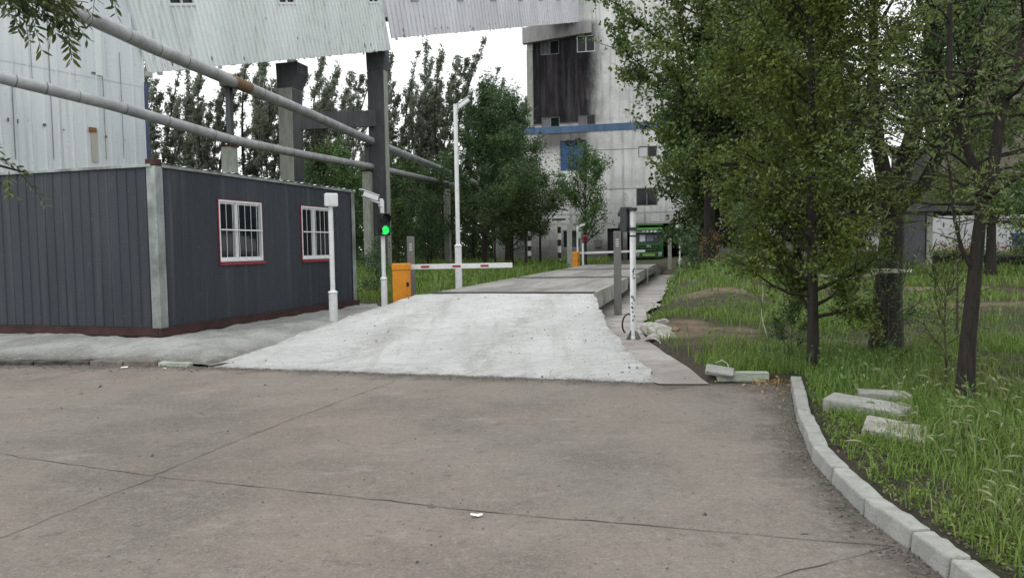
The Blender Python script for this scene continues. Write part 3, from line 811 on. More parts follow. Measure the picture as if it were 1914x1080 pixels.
# ------------------------------------------------------------------ office cabin
def cabin():
    r = thing('cabin', 'charcoal ribbed metal office cabin on red oxide base beams', 'cabin', CAB0, math.atan2(CX.y, CX.x))
    H0, H1 = 0.13, 2.62                      # wall foot and wall head above the base
    W, L = 6.0, CAB_L
    nF = -CY
    def loc(px, py):                        # place on the window front
        p = hit(px, py, CAB0, CY) - CAB0; return p.dot(CX), p.z
    wins = []
    for a, b in (((406, 373), (490, 487)), ((561, 385), (621, 483))):
        u0, z1 = loc(*a); u1, z0 = loc(*b); wins.append((u0, u1, z0, z1))
    prof = ribs(0.186, 0.012, 0.03, 0.012)
    mb = MB(); X, Y, Z = V(1, 0, 0), V(0, 1, 0), V(0, 0, 1)
    us = [0.0] + [q for w_ in wins for q in w_[:2]] + [L]
    for i in range(len(us) - 1):
        w_ = [q for q in wins if abs(q[0] - us[i]) < 1e-6]
        if w_:
            q = w_[0]
            sheet(mb, V(0, 0, 0), X, Z, -Y, prof, q[0], q[1], H0, q[2]); sheet(mb, V(0, 0, 0), X, Z, -Y, prof, q[0], q[1], q[3], H1)
        else: sheet(mb, V(0, 0, 0), X, Z, -Y, prof, us[i], us[i + 1], H0, H1)
    mb.build('wall', M['cabin_clad'], r)
    mb = MB(); sheet(mb, V(0, 0, 0), Y, Z, -X, prof, 0.0, W, H0, H1); mb.build('wall', M['cabin_clad'], r)
    mb = MB(); sheet(mb, V(L, 0, 0), Y, Z, X, prof, 0.0, W, H0, H1); mb.build('wall', M['cabin_clad'], r)
    mb = MB(); sheet(mb, V(0, W, 0), X, Z, Y, prof, 0.0, L, H0, H1); mb.build('wall', M['cabin_clad'], r)
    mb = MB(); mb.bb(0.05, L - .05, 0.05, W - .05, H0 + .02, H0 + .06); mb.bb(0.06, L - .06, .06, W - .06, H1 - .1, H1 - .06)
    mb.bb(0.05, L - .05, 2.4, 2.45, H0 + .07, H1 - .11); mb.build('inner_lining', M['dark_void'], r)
    mb = MB()
    for c, d in (((L / 2, -.02, .06), (L + .12, .09, .13)), ((-.02, W / 2, .06), (.09, W, .128)), ((L + .02, W / 2, .06), (.09, W - .1, .126))):
        mb.box(c, d)
    mb.box((L / 2, -.055, .118), (L + .13, .03, .018)); mb.box((-.055, W / 2, .118), (.03, W, .018))
    mb.build('base_beam', M['rust'], r, bevel=.006)
    # bright corner flashings
    for x, sx in ((0, 1), (L, -1)):
        mb = MB()
        k = .135
        mb.bb(min(x - .02 * sx, x + k * sx), max(x - .02 * sx, x + k * sx), -.022, -.016, H0 - .01, H1 + .02)
        xx = x - .02 * sx
        mb.bb(min(xx, xx + .006 * sx), max(xx, xx + .006 * sx), -.016, .145, H0 - .01, H1 + .02)
        mb.build('corner_flashing', M['galv'], r)
    # eaves: pale folded trim with the crimped roof sheet lying over it
    mb = MB()
    mb.bb(.12, L + .03, -.045, .02, H1 + .002, H1 + .05); mb.bb(-.045, .02, .05, W, H1 + .003, H1 + .048)
    mb.build('eaves_trim', M['galv'], r, bevel=.004)
    mb = MB(); sheet(mb, V(0, 0, 0), X, Y, Z, lambda a, b: [(a + (b - a) * i / 120, H1 + .062 + .011 * math.sin(i * 1.31) + .007 * math.sin(i * .57 + 1)) for i in range(121)], .14, L + .02, -.06, W)
    mb.build('roof', M['white_paint'], r, smooth=True)
    mb = MB(); mb.bb(-.02, .13, -.02, .16, H1 + .03, H1 + .13); mb.build('corner_block', M['rust'], r, bevel=.006)
    for q in wins:
        u0, u1, z0, z1 = q; t = .03
        f = MB()                                # white frame, meeting stile and horizontal rails
        for c0, c1, d0, d1 in ((u0, u1, z1 - t, z1), (u0, u1, z0, z0 + t * 1.3), (u0, u0 + t, z0 + t * 1.3, z1 - t), (u1 - t, u1, z0 + t * 1.3, z1 - t)):
            f.bb(c0, c1, -.03, .05, d0, d1)
        fr = f.build('window', M['pvc'], r, bevel=.004)
        s = MB(); um = u0 + (u1 - u0) * .40
        s.bb(um - .022, um + .008, .0, .035, z0 + t * 1.3, z1 - t); s.bb(um + .004, um + .03, -.018, .0, z0 + t * 1.3, z1 - t)
        for c0, c1 in ((u0 + t, um - .022), (um + .03, u1 - t)):
            s.bb(c0, c1, .005, .03, z1 - t - .035, z1 - t); s.bb(c0, c1, .005, .03, z0 + t * 1.3, z0 + t * 1.3 + .04)
        s.build('sash', M['pvc'], fr)
        g = MB(); g.bb(u0 + t, u1 - t, .034, .04, z0 + t, z1 - t); g.build('pane', M['glass'], fr)
        b = MB(); nb = 7
        for k in range(1, nb):
            uu = u0 + (u1 - u0) * k / nb; b.tube([(uu, -.036, z0 + .03), (uu, -.036, z1 - .03)], .0048, 6)
        zz = z0 + (z1 - z0) * .52
        b.bb(u0 + .02, u1 - .02, -.052, -.044, zz - .012, zz + .012)
        b.build('window_bars', M['white_paint'], fr)
        tr = MB(); e = .013                     # thin red trim round the frame, sill strip below
        tr.bb(u0 - e, u0 - .001, -.026, .02, z0 - .01, z1 + e); tr.bb(u1 + .001, u1 + e, -.026, .02, z0 - .01, z1 + e); tr.bb(u0 - .001, u1 + .001, -.026, .02, z1 + .001, z1 + e)
        tr.bb(u0 - .02, u1 + .05, -.05, .02, z0 - .055, z0 - .011)
        tr.build('trim', M['red_trim'], fr)
    return r
cabin()

# ------------------------------------------------------------------ white shed with the coal gallery climbing out of it
GA, GB = D(276, 137, 29.3), D(729, 94, 42.0)
SH0 = D(275, 300, 29.27); SH0.z = 0
def shed():
    a = V(GA.x - GB.x, GA.y - GB.y, 0).normalized(); n = V(-a.y, a.x, 0)
    if n.dot(V(-SH0.x, -SH0.y, 0)) < 0: n = -n
    UPs, UAs = -a, -n
    r = thing('industrial_shed', 'big shed clad in white ribbed sheets behind the charcoal cabin', 'shed', SH0, 0)
    zb, zt, Wd = 0.0, 17.0, 9.5
    pr = ribs(0.47, 0.03, 0.1, 0.045)
    Z = V(0, 0, 1); O = V(0, 0, 0)
    mb = MB(); sheet(mb, O, a, Z, n, pr, 0, Wd, zb, 7.9); sheet(mb, O + n * .012, a, Z, n, pr, 0, Wd, 7.86, zt)
    mb.build('wall', M['shed_clad'], r)
    mb = MB(); sheet(mb, O, UAs, Z, UPs, pr, 0, 2.0, zb, zt); sheet(mb, O + a * Wd, UAs, Z, -UPs, pr, 0, 20, zb, zt); sheet(mb, O + UAs * 20, a, Z, UAs, pr, 0, Wd, zb, zt)
    sheet(mb, O + UAs * 2, UAs, Z, UPs, pr, 0, 18, zb, zt)
    mb.build('wall', M['shed_clad'], r)
    mb = MB(); rm = V(0, 0, 0)
    mb.add([O + Z * zt, O + a * Wd + Z * zt, O + a * Wd + UAs * 20 + Z * zt, O + UAs * 20 + Z * zt], [(0, 1, 2, 3)]); mb.build('roof', M['gallery_clad'], r)
    R = Matrix((UPs, UAs, Z)).transposed()
    def at(px, py, out=.05): return hit(px, py, SH0, n) - SH0 + n * out
    mb = MB(); p = at(273, 215, .03); mb.box((p.x, p.y, 4.2), (.13, .1, 7.7), R); mb.build('corner_strip', plain('faded_blue_edge', (.06, .085, .16), .6, dirt=(.1, .1, .11), dirt_amt=.7), r)
    mb = MB(); p = at(272, 140, .03) ; mb.box(V(p.x, p.y, p.z) + V(.1, 0, 0), (.3, .12, .22), R); mb.build('bracket', M['sooted_edge'], r, bevel=.03)
    # the boarded slot with its rust run, and the old vent panel
    p = at(172, 243, .05); mb = MB(); mb.box(p, (.26, .06, .16), R); mb.build('slot', M['rusty'], r)
    p = at(176, 275, .034); mb = MB(); mb.box(p, (.22, .012, 1.1), R); mb.build('rust_streak', make_cladding('rust_run', (0.42, 0.4, 0.32), (0.5, 0.5, 0.45), (0.3, 0.22, 0.12), 0.7), r)
    for px, w2, py0, py1 in ((91, .02, -40, 298), (24, .025, 150, 298), (192, .018, 60, 298), (226, .015, 100, 296), (55, .014, 0, 150)):
        q0, q1 = at(px, py0, .05), at(px, py1, .05); mb = MB(); mb.box((q0 + q1) / 2, (w2, .012, (q0 - q1).length), R); mb.build('sheet_seam', M['pipe_band'], r)
    for px, py, w2, h2 in ((14, 224, .05, .12), (32, 227, .04, .13), (82, 234, .09, .1), (15, 26, .05, .2), (197, 256, .06, .09), (118, 243, .04, .05), (232, 262, .03, .05), (174, 137, .16, .06)):
        mb = MB(); mb.box(at(px, py, .045), (w2, .014, h2), R); mb.build('torn_hole', M['soot_spot'], r)
    p = at(182, 100, .05); mb = MB(); mb.box(p, (.26, .03, 1.6), R); mb.build('vent_panel', M['gallery_clad'], r)
shed()

def gallery(label, A, B, H, depth, pr, mat, win_px, sill, name='conveyor_gallery'):
    r = thing(name, label, 'conveyor gallery', V(A.x, A.y, 0))
    a = (B - A); L = a.length; a = a.normalized()
    hz = V(a.x, a.y, 0).normalized(); n = V(hz.y, -hz.x, 0)
    if n.dot(V(-A.x, -A.y, 0)) < 0: n = -n
    b = n.cross(a); b = b if b.z > 0 else -b
    O = A - WLOC[r]
    wins = []
    for px, wpx in win_px:
        # where the sight line meets the front at sill height
        lo, hi = 0.0, L
        for _ in range(40):
            m = (lo + hi) / 2; q = A + a * m + b * sill
            c = Mcam.transposed() @ (q - CO); x = 957 + FPX * c.x / -c.z
            if x < px: lo = m
            else: hi = m
        wins.append(((lo + hi) / 2, wpx))
    mb = MB(); us = [0.0]
    for u, wd in wins: us += [u - wd / 2, u + wd / 2]
    us.append(L)
    rnd = random.Random(4)
    for i in range(len(us) - 1):
        if i % 2 == 0: sheet(mb, O, a, b, n, pr, us[i], us[i + 1], 0, H)
        else:
            sheet(mb, O, a, b, n, pr, us[i], us[i + 1], 0, sill); sheet(mb, O, a, b, n, pr, us[i], us[i + 1], sill + 1.0, H)
    # ragged, sooted lower lip: short torn flaps of sheet of uneven length; soot below the fixings
    u = .1
    while u < L - .6:
        wd = rnd.uniform(.15, .5); hgt = rnd.uniform(.005, .05) if rnd.random() < .9 else rnd.uniform(.06, .16)
        mb.add([O + a * u + n * .02, O + a * (u + wd) + n * .02, O + a * (u + wd * .9) + n * .02 - b * hgt, O + a * (u + wd * .1) + n * .02 - b * hgt * rnd.uniform(.5, 1)], [(0, 1, 2, 3)], 1)
        u += wd + rnd.uniform(0.0, .5)
    R = Matrix((a, -n, b)).transposed()
    for _ in range(int(L * 1.4)):
        u = rnd.uniform(.3, L - .3); v = rnd.uniform(.05, .4) if rnd.random() < .75 else rnd.uniform(.6, 2.2); q = rnd.uniform(.02, .05)
        mb.box(O + a * u + b * v + n * .03, (q, .015, q * rnd.uniform(1.5, 5)), R, 2)
    mb.build('wall', [mat, M['sooted_edge'], M['soot_spot']], r)
    mb = MB(); k = -n * depth
    sheet(mb, O + k, a, b, -n, pr, 0, L, 1.15, H)
    e = b * 1.15
    mb.add([O + e, O + b * H, O + b * H + k, O + k + e], [(0, 1, 2, 3)]); mb.add([O + a * L + e, O + a * L + b * H, O + a * L + b * H + k, O + a * L + k + e], [(0, 1, 2, 3)])
    mb.build('wall', mat, r)
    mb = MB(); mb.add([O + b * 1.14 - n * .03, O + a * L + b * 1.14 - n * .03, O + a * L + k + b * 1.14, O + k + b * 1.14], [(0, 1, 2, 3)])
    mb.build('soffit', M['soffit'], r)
    mb = MB(); mb.add([O + b * H, O + a * L + b * H, O + a * L + k + b * H, O + k + b * H], [(0, 1, 2, 3)]); mb.build('roof', mat, r)
    R = Matrix((a, -n, b)).transposed()
    for u, wd in wins:
        c = O + a * u + b * (sill + .5)
        f = MB()
        for dx, dz, sx, sz in ((0, .47, wd + .1, .1), (0, -.47, wd + .1, .1), (-wd / 2, 0, .09, .86), (wd / 2, 0, .09, .86), (0, 0, .05, .86)):
            f.box(c + a * dx + b * dz + n * .02, (sx, .1, sz), R)
        fr = f.build('window', M['concrete_post'] if mat is not M['gallery_clad'] else M['pvc'], r)
        g = MB(); g.box(c - n * .06, (wd, .02, .9), R); g.build('pane', M['glass'], fr)
GC, GD = D(731, 72, 43.2), D(1087, 41, 71.5)
gallery('pale corrugated coal gallery rising from the white shed to the dark concrete column', GA, GB, 5.0, 3.4, ribs(0.25, 0.05, 0.14, 0.075), M['gallery_clad'], [(340, 1.2), (536, 1.05), (698, 0.85)], 2.45)
gallery('upper coal gallery with a row of small windows running into the sooty concrete tower', GC, GD, 3.6, 2.6, ribs(0.5, 0.04, 0.13, 0.06), M['gallery_clad_far'], [(775, .75), (859, .75), (922, .75), (972, .75), (1011, .75), (1043, .75), (1071, .75)], 1.95)

def trestle_column(label, px, ybase, dist, a, b, top, mat, flare):
    p = D(px, ybase, dist)
    r = thing('concrete_column', label, 'column', V(p.x, p.y, 0), -TH)
    mb = MB(); mb.bb(-a / 2, a / 2, -b / 2, b / 2, -.3, top - 1.2); mb.mi[-1] = 1; mb.build('shaft', [mat, M['concrete_post'] if mat is M['concrete_dark'] else M['concrete_dark']], r, bevel=.03)  # side face swaps tone: the grey column's shaded side is painted dark
    mb = MB()
    mb.prism([(-a / 2, top - 1.2), (a / 2, top - 1.2), (a / 2 + flare, top - .5), (a / 2 + flare, top), (-a / 2 - .05, top)], b, axis='y', base=-b / 2)
    mb.build('column_head', M['concrete_dark'], r)
    return r
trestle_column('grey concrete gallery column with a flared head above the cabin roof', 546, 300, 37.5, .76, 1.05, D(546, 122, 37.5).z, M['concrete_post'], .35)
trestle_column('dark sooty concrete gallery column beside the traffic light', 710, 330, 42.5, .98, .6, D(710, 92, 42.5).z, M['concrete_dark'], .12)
def tie_beam():
    A, B = D(552, 227, 37.6), D(700, 222, 42.4)
    r = MB(); d = (B - A).normalized(); h = V(d.x, d.y, 0).normalized(); n = V(h.y, -h.x, 0); up = n.cross(d); up = up if up.z > 0 else -up
    r.box((A + B) / 2, ((B - A).length, .4, .86), Matrix((d, n, up)).transposed())
    tag(r.build('tie_beam', M['concrete_dark'], bevel=.02), 'dark concrete beam tying the two gallery columns together', 'beam')
tie_beam()

# ------------------------------------------------------------------ pipes on posts
def rack_x(y): return -10.6 + 0.17 * (y - 28)
def pipes():
    def run(name, label, pix, rad, rust=None):
        P = [D(*q) for q in pix]
        r = thing(name, label, 'pipe', V(P[3].x, P[3].y, 0))
        pts = []
        for a, b in zip(P[:-1], P[1:]):
            for k in range(6): pts.append(a.lerp(b, k / 6))
        pts.append(P[-1])
        mb = MB(); mb.tube(pts, rad, 20); rnd = random.Random(int(rad * 1000)); acc = 0; nxt = .6
        for a, b in zip(pts[:-1], pts[1:]):
            L = (b - a).length
            while acc + L > nxt:
                c = a.lerp(b, (nxt - acc) / L); d = (b - a).normalized(); hw = rnd.uniform(.008, .02)
                mb.tube([c - d * hw, c + d * hw], rad * rnd.uniform(1.01, 1.035), 20, 1); nxt += rnd.uniform(.4, 2.6)
            acc += L
        mb.build('pipe_run', [M['pipe_metal'], M['pipe_band']], r, world=True, smooth=True)
        if rust:
            a, b = D(*rust[0]), D(*rust[1]); mb = MB(); mb.tube([a, a.lerp(b, .5), b], rad * 1.04, 20); mb.build('rusty_sleeve', plain('faded_rust', (.2, .12, .07), .85, var=.3, scale=6, dirt=(.3, .29, .27), dirt_amt=.7), r, world=True, smooth=True)
        return r
    run('overhead_pipe', 'upper grey jacketed pipe with a rusty sleeve crossing in front of the gallery', [(-330, -178, 17.3), (150, 25, 20.8), (280, 86, 23.6), (430, 150, 27.5), (560, 205, 33), (690, 262, 42), (790, 303, 50), (850, 327, 57), (945, 365, 72)], .215, ((426, 148, 27.4), (465, 164.5, 28.7)))
    run('overhead_pipe', 'lower grey pipe running level just above the cabin roof', [(-330, 72, 19.4), (0, 145, 21.6), (200, 194, 24.0), (430, 261, 28), (560, 288, 34), (690, 311, 42), (790, 333, 50), (838, 344, 56), (920, 358, 72)], .178)
    posts = [('concrete pipe post rising over the middle of the cabin roof', 428, 28.0, 262, 148, .4, .3),
             ('concrete pipe post standing just past the far end of the cabin', 686, 42.0, 312, 262, .42, .36),
             ('slim concrete pipe post among the trees beside the tall white camera pole', 835, 56.0, 345, 318, .4, .3)]
    for lab, px, dist, ylow, yup, wd, w2 in posts:
        p = D(px, ylow, dist); q = D(px, yup, dist)
        r = thing('pipe_post', lab, 'post', V(p.x, p.y, 0), -TH, 'posts carrying the two pipes')
        mb = MB(); mb.bb(-wd / 2, wd / 2, -.22, .22, -.3, p.z - .2); mb.build('lower_shaft', M['concrete_post'], r, bevel=.015)
        mb = MB(); mb.bb(-w2 / 2 * .62, w2 / 2 * .62, .0, .2, p.z - .2, q.z - .18); mb.bb(-w2 / 2, w2 / 2, -.25, .25, q.z - .3, q.z - .2); mb.build('upper_stub', M['concrete_dark'], r)
        mb = MB(); mb.bb(-wd / 2 - .05, wd / 2 + .05, -.26, .26, p.z - .26, p.z - .19); mb.build('saddle', M['rust'], r)
pipes()

# ------------------------------------------------------------------ loading tower
TW0 = D(987, 250, 72.0); TW0.z = 0
def tower():
    rz = -TH
    r = thing('loading_tower', 'tall sooty concrete coal loading tower with a faded blue band', 'tower', TW0, rz)
    def L(px, py):
        p = hit(px, py, TW0, UA) - TW0; return p.dot(UP), p.z
    def rect(x0, y0, x1, y1):
        a, b = L(x0, y0); c, d = L(x1, y1); return (a, c, d, b)
    zb = L(1090, 247)[1]; zb2 = L(1090, 234)[1]
    # openings
    up = [rect(1010, 78, 1045, 101), rect(1078, 68, 1112, 96), rect(1012, 220, 1046, 237), rect(1080, 216, 1113, 233), rect(1232, 210, 1268, 228)]
    low = [rect(1047, 264, 1097, 318), rect(1193, 274, 1228, 293), rect(1189, 352, 1229, 384), rect(1052, 431, 1085, 463)]
    t0 = rect(1135, 427, 1164, 470); t0 = (t0[0], t0[1], -.4, t0[3])
    t1 = rect(1172, 419, 1292, 470); t1 = (t1[0], t1[1], -.4, t1[3])
    mb = MB(); holed_wall(mb, 0, 24, zb2, 40, up, 0, .35); mb.build('upper_wall', M['tower'], r)
    mb = MB(); holed_wall(mb, -3.6, 24, -.5, zb, low + [t0, t1], 0, .35)
    mb.build('lower_wall', M['tower'], r)
    mb = MB(); mb.bb(-3.6, 24.0, -.06, .36, zb + .002, zb2 - .002); mb.build('blue_band', M['blue_band'], r)
    mb = MB(); mb.bb(.0, .55, -.14, -.002, zb2 + .01, L(990, 95)[1]); mb.build('corner_pilaster', M['concrete_post'], r)
    mb = MB(); z0 = L(1050, 74)[1]; z1 = L(1050, 49)[1]
    mb.prism([(-.3, z0 - .25), (6.2, z0 + .28), (6.2, z1), (-.3, z1)], .55, axis='y', base=-.56); mb.build('head_beam', M['grey_beam'], r)
    # side and back walls, floors, so that it is a closed dark shell
    mb = MB()
    mb.bb(-3.6, -3.25, .36, 16, -.5, zb); mb.bb(0, .35, .36, 16, zb2 - .3, 40); mb.bb(23.6, 24, .36, 16, -.5, 40); mb.bb(-3.6, 24, 16, 16.3, -.5, zb); mb.bb(0, 24, 16, 16.3, zb, 40)
    mb.build('side_wall', M['tower'], r)
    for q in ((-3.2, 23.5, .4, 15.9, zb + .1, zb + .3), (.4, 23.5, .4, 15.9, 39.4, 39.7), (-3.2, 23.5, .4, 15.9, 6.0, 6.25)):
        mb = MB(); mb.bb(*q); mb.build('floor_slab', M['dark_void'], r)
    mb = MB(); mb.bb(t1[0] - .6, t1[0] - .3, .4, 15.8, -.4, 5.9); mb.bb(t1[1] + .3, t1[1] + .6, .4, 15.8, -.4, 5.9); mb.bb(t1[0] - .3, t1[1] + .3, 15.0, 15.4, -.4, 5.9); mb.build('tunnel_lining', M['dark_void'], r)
    # pour joints, 3 mm deep shadow lines as thin proud ledges
    mb = MB()
    for py in (282, 355, 400, 418):
        z = L(1090, py)[1]
        xs = [(-3.5, 23.9)]
        for h in low + [t0, t1]:
            if h[2] < z < h[3]:
                nx = []
                for a, b in xs:
                    if h[0] > a and h[1] < b: nx += [(a, h[0]), (h[1], b)]
                    else: nx.append((a, b))
                xs = nx
        for a, b in xs: mb.bb(a, b, -.018, -.002, z - .04, z + .03)
    mb.build('pour_joint', M['grey_beam'], r)
    # windows
    def win(h, left_mat, dull=True):
        x0, x1, z0, z1 = h; t = .07; xm = (x0 + x1) / 2
        f = MB()
        for a in ((x0, x1, z1 - t, z1), (x0, x1, z0, z0 + t), (x0, x0 + t, z0 + t, z1 - t), (x1 - t, x1, z0 + t, z1 - t), (xm - .035, xm + .035, z0 + t, z1 - t)):
            f.bb(a[0], a[1], .05, .12, a[2], a[3])
        fr = f.build('window', M['grimy_frame'] if dull else M['pvc'], r)
        g = MB(); g.bb(x0 + t, xm - .036, .08, .09, z0 + t, z1 - t); g.build('pane', left_mat, fr)
        g = MB(); g.bb(xm + .036, x1 - t, .085, .095, z0 + t, z1 - t); g.build('pane', M['glass'], fr)
    for i, h in enumerate(up): win(h, M['glass'] if i in (1, 4) else M['concrete_dark'] if i == 0 else M['grey_render'], i != 1)
    for i, h in enumerate(low[1:]): win(h, M['glass'] if i != 0 else M['white_wall'])
    d = low[0]; mb = MB(); xm = (d[0] + d[1]) / 2
    mb.bb(d[0] + .01, xm - .02, .1, .16, d[2] + .01, d[3] - .01); mb.bb(xm + .02, d[1] - .01, .1, .16, d[2] + .01, d[3] - .01); mb.build('blue_door', M['blue'], r)
    mb = MB()
    for q in range(7): mb.box((xm + random.Random(q).uniform(-.8, .8), -.12, d[3] + random.Random(q + 9).uniform(-.35, .1)), (.5, .2, .16), Matrix.Rotation(random.Random(q + 3).uniform(-.7, .7), 3, 'Y'))
    mb.build('burnt_hoist', M['coal'], r)
    mb = MB(); mb.bb(t0[0] + .05, t0[1] - .05, .3, .36, -.4, t0[3] - .02); mb.build('dark_opening', M['dark_void'], r)  # dark sheet closing the opening, standing in for its unlit inside
    # small junction box on the foot wall
    x, z = L(1118, 455); mb = MB(); mb.bb(x - .3, x + .3, -.12, -.002, z - .35, z + .35); mb.build('junction_box', M['grey_render'], r, bevel=.02)
tower()

# ------------------------------------------------------------------ weighbridge
def weighbridge():
    r = thing('weighbridge', 'long truck weighbridge with three concrete deck sections on steel beams', 'weighbridge', WB0, -TH)
    h = WBW / 2; g = .035; n = 3; s = WBLEN / n
    for k in range(n):
        y0, y1 = k * s + .06, (k + 1) * s - g
        mb = MB(); mb.bb(-h + .1, h - .1, y0, y1, DECK_Z - .12, DECK_Z)
        d = mb.build('deck_section', M['deck'], r, bevel=.01)
        mb = MB()
        for sg in (-1, 1):
            x0, x1 = (h - .098, h) if sg > 0 else (-h, -h + .098)
            mb.bb(x0, x1, y0, y1, DECK_Z - .06, DECK_Z + .004)
        mb.bb(-h + .1, h - .1, y0, y0 + .05, DECK_Z + .001, DECK_Z + .006); mb.bb(-h + .1, h - .1, y1 - .05, y1, DECK_Z + .001, DECK_Z + .006)
        mb.build('edge_angle', M['beam_steel'], d)
        mb = MB()
        for sg in (-1, 1):
            xo = sg * h
            mb.bb(min(xo, xo - sg * .03), max(xo, xo - sg * .03), y0 + .3, y1 - .3, DECK_Z - .3, DECK_Z - .062)
            mb.bb(min(xo, xo - sg * .14), max(xo, xo - sg * .14), y0 + .3, y1 - .3, DECK_Z - .33, DECK_Z - .302)
            # arched end brackets
            for ye, dr in ((y0, 1), (y1, -1)):
                mb.prism([(ye, DECK_Z - .062), (ye + dr * .299, DECK_Z - .062), (ye + dr * .299, DECK_Z - .3), (ye + dr * .16, DECK_Z - .22)], .03, axis='x', base=min(xo, xo - sg * .03))
            for q in range(1, 5):
                yy = y0 + (y1 - y0) * q / 5; mb.bb(min(xo + sg * .001, xo + sg * .012), max(xo + sg * .001, xo + sg * .012), yy - .01, yy + .01, DECK_Z - .29, DECK_Z - .065)
        mb.bb(-h + .4, -h + .6, y0, y1, DECK_Z - .33, DECK_Z - .121); mb.bb(h - .6, h - .4, y0, y1, DECK_Z - .33, DECK_Z - .121)
        mb.build('side_beam', M['beam_steel'], d)
    for k in range(n + 1):
        for sg in (-1, 1):
            y = min(max(k * s, .25), WBLEN - .25)
            mb = MB(); mb.bb(sg * (h - .35) - .22, sg * (h - .35) + .22, y - .28, y + .28, -.2, .2); mb.bb(sg * (h - .35) - .08, sg * (h - .35) + .08, y - .09, y + .09, .2, DECK_Z - .33)
            mb.build('load_cell_pier', M['concrete_dark'], r, bevel=.015)
        if k in (1, 2):
            mb = MB(); y = k * s; mb.bb(h + .03, h + .08, y - .05, y + .05, .0, DECK_Z + .02); mb.bb(h + .0, h + .3, y - .06, y + .06, DECK_Z + .008, DECK_Z + .03); mb.build('limit_bracket', M['galv'], r)
        if k < n:
            mb = MB(); y = k * s + (.0 if k else .12); mb.bb(-h + .02, h - .02, y - (.2 if k else .1), y + .2, DECK_Z + .007, DECK_Z + .016); mb.build('joint_cover', M['dark_grey'], r)
    for y0, y1 in ((-.12, .02), (WBLEN - .01, WBLEN + .1)):
        mb = MB(); mb.bb(-h, h, y0, y1, -.3, DECK_Z - .02); mb.build('end_wall', M['slab'], r)
weighbridge()

# ------------------------------------------------------------------ poles, cameras, signals, barriers
def white_pole(label, base, top, r0=.075, r1=.048, sleeve=.62, name='white_pole', mat=None, group='white steel poles round the weighbridge'):
    r = thing(name, label, 'pole', base, 0, group)
    mat = mat or M['white_paint']; h = top - base.z
    mb = MB(); mb.tube([(0, 0, -.1), (0, 0, sleeve), (0, 0, sleeve + .01), (0, 0, sleeve + .03)], [r0, r0, r0 * 1.15, r0 * 1.15], 20); mb.tube([(0, 0, sleeve + .03), (0, 0, sleeve + .06)], [r0 * 1.15, r1 * 1.08], 20)
    mb.build('sleeve', mat, r, smooth=True)
    mb = MB(); mb.tube([(0, 0, sleeve + .05), (0, 0, h)], r1, 18); mb.build('shaft', mat, r, smooth=True)
    return r
def bullet_camera(label, base, yaw, pitch, arm=.22, s=1.0):
    r = thing('security_camera', label, 'camera', base, yaw)
    R = Matrix.Rotation(pitch, 3, 'X')
    c = V(0, -arm - .08, .1) * s
    mb = MB(); mb.box(c + R @ V(0, 0, 0), (.085 * s, .26 * s, .085 * s), R); b = mb.build('housing', M['white_plastic'], r, bevel=.012 * s)
    mb = MB(); mb.box(c + R @ V(0, -.03 * s, .052 * s), (.105 * s, .32 * s, .012 * s), R); mb.build('sun_shield', M['white_plastic'], b)
    mb = MB(); mb.tube([c + R @ V(0, -.128 * s, 0), c + R @ V(0, -.136 * s, 0)], .034 * s, 16); mb.build('lens', M['black'], b)
    mb = MB(); mb.tube([V(0, 0, .0) * s, V(0, -arm * .5, .0) * s, V(0, -arm - .04, .03) * s, c + R @ V(0, .02, -.04 * s)], .017 * s, 10); mb.box((0, -.02 * s, 0), (.07 * s, .05 * s, .13 * s)); mb.build('bracket', M['white_plastic'], r, bevel=.004)
    mb = MB(); pts = [c + R @ V(0, .12 * s, -.02 * s) + V(-.05 * math.sin(k / 8 * math.pi), .06 * math.sin(k / 8 * math.pi), -.16 * s * math.sin(k / 8 * math.pi)) * 1 + (V(0, 0, 0) - (c + R @ V(0, .12 * s, 0))) * (k / 8) for k in range(9)]
    mb.tube(pts, .005 * s, 6); mb.build('cable', M['wire'], r)
    return r
def barrier(label, base, yaw, boom_len, boom_z, stripes, s=1.0, boom_pitch=0.0):
    r = thing('barrier_gate', label, 'barrier', base, yaw, 'orange boom barriers on the weighbridge ramps')
    w_, d_, h_ = .40 * s, .34 * s, boom_z + .26 * s
    mb = MB(); ch = .05
    mb.prism([(-w_ / 2, -d_ / 2), (w_ / 2 - ch * 2, -d_ / 2), (w_ / 2, -d_ / 2 + ch * 2.4), (w_ / 2, d_ / 2), (-w_ / 2, d_ / 2)], h_ - .1, base=-.2)
    c = mb.build('cabinet', M['orange'], r, bevel=.008)
    mb = MB(); mb.prism([(-w_ / 2 - .012, -d_ / 2 - .012), (w_ / 2 - ch * 2, -d_ / 2 - .012), (w_ / 2 + .012, -d_ / 2 + ch * 2.3), (w_ / 2 + .012, d_ / 2 + .012), (-w_ / 2 - .012, d_ / 2 + .012)], .14, base=h_ - .298)
    mb.build('lid', M['orange'], r, bevel=.014)
    mb = MB(); mb.box((w_ / 2 - .06, -d_ / 2 + .028, h_ - .6), (.028, .06, .09), Matrix.Rotation(math.radians(50), 3, 'Z')); mb.build('lock', M['black'], c)
    bh = .115 * s; z = boom_z; y = d_ / 2 + .03
    Rb = Matrix.Rotation(-boom_pitch, 3, 'Y'); o = V(w_ / 2 - .05, y, z)
    mb = MB(); mb.box(o + Rb @ V(boom_len / 2, 0, 0), (boom_len, .045, bh), Rb); b = mb.build('boom', M['white_paint'], r, bevel=.006)
    mb = MB()
    for f in stripes: mb.box(o + Rb @ V(boom_len * f, -.026, -.0), (.19 * s, .006, bh * .42), Rb)
    if stripes: mb.build('reflector_strip', M['red'], b)
    mb = MB(); mb.tube([(w_ / 2 - .12, y - .04, z), (w_ / 2 - .12, y + .05, z)], .07, 14); mb.build('boom_hub', M['dark_grey'], r)
    return r
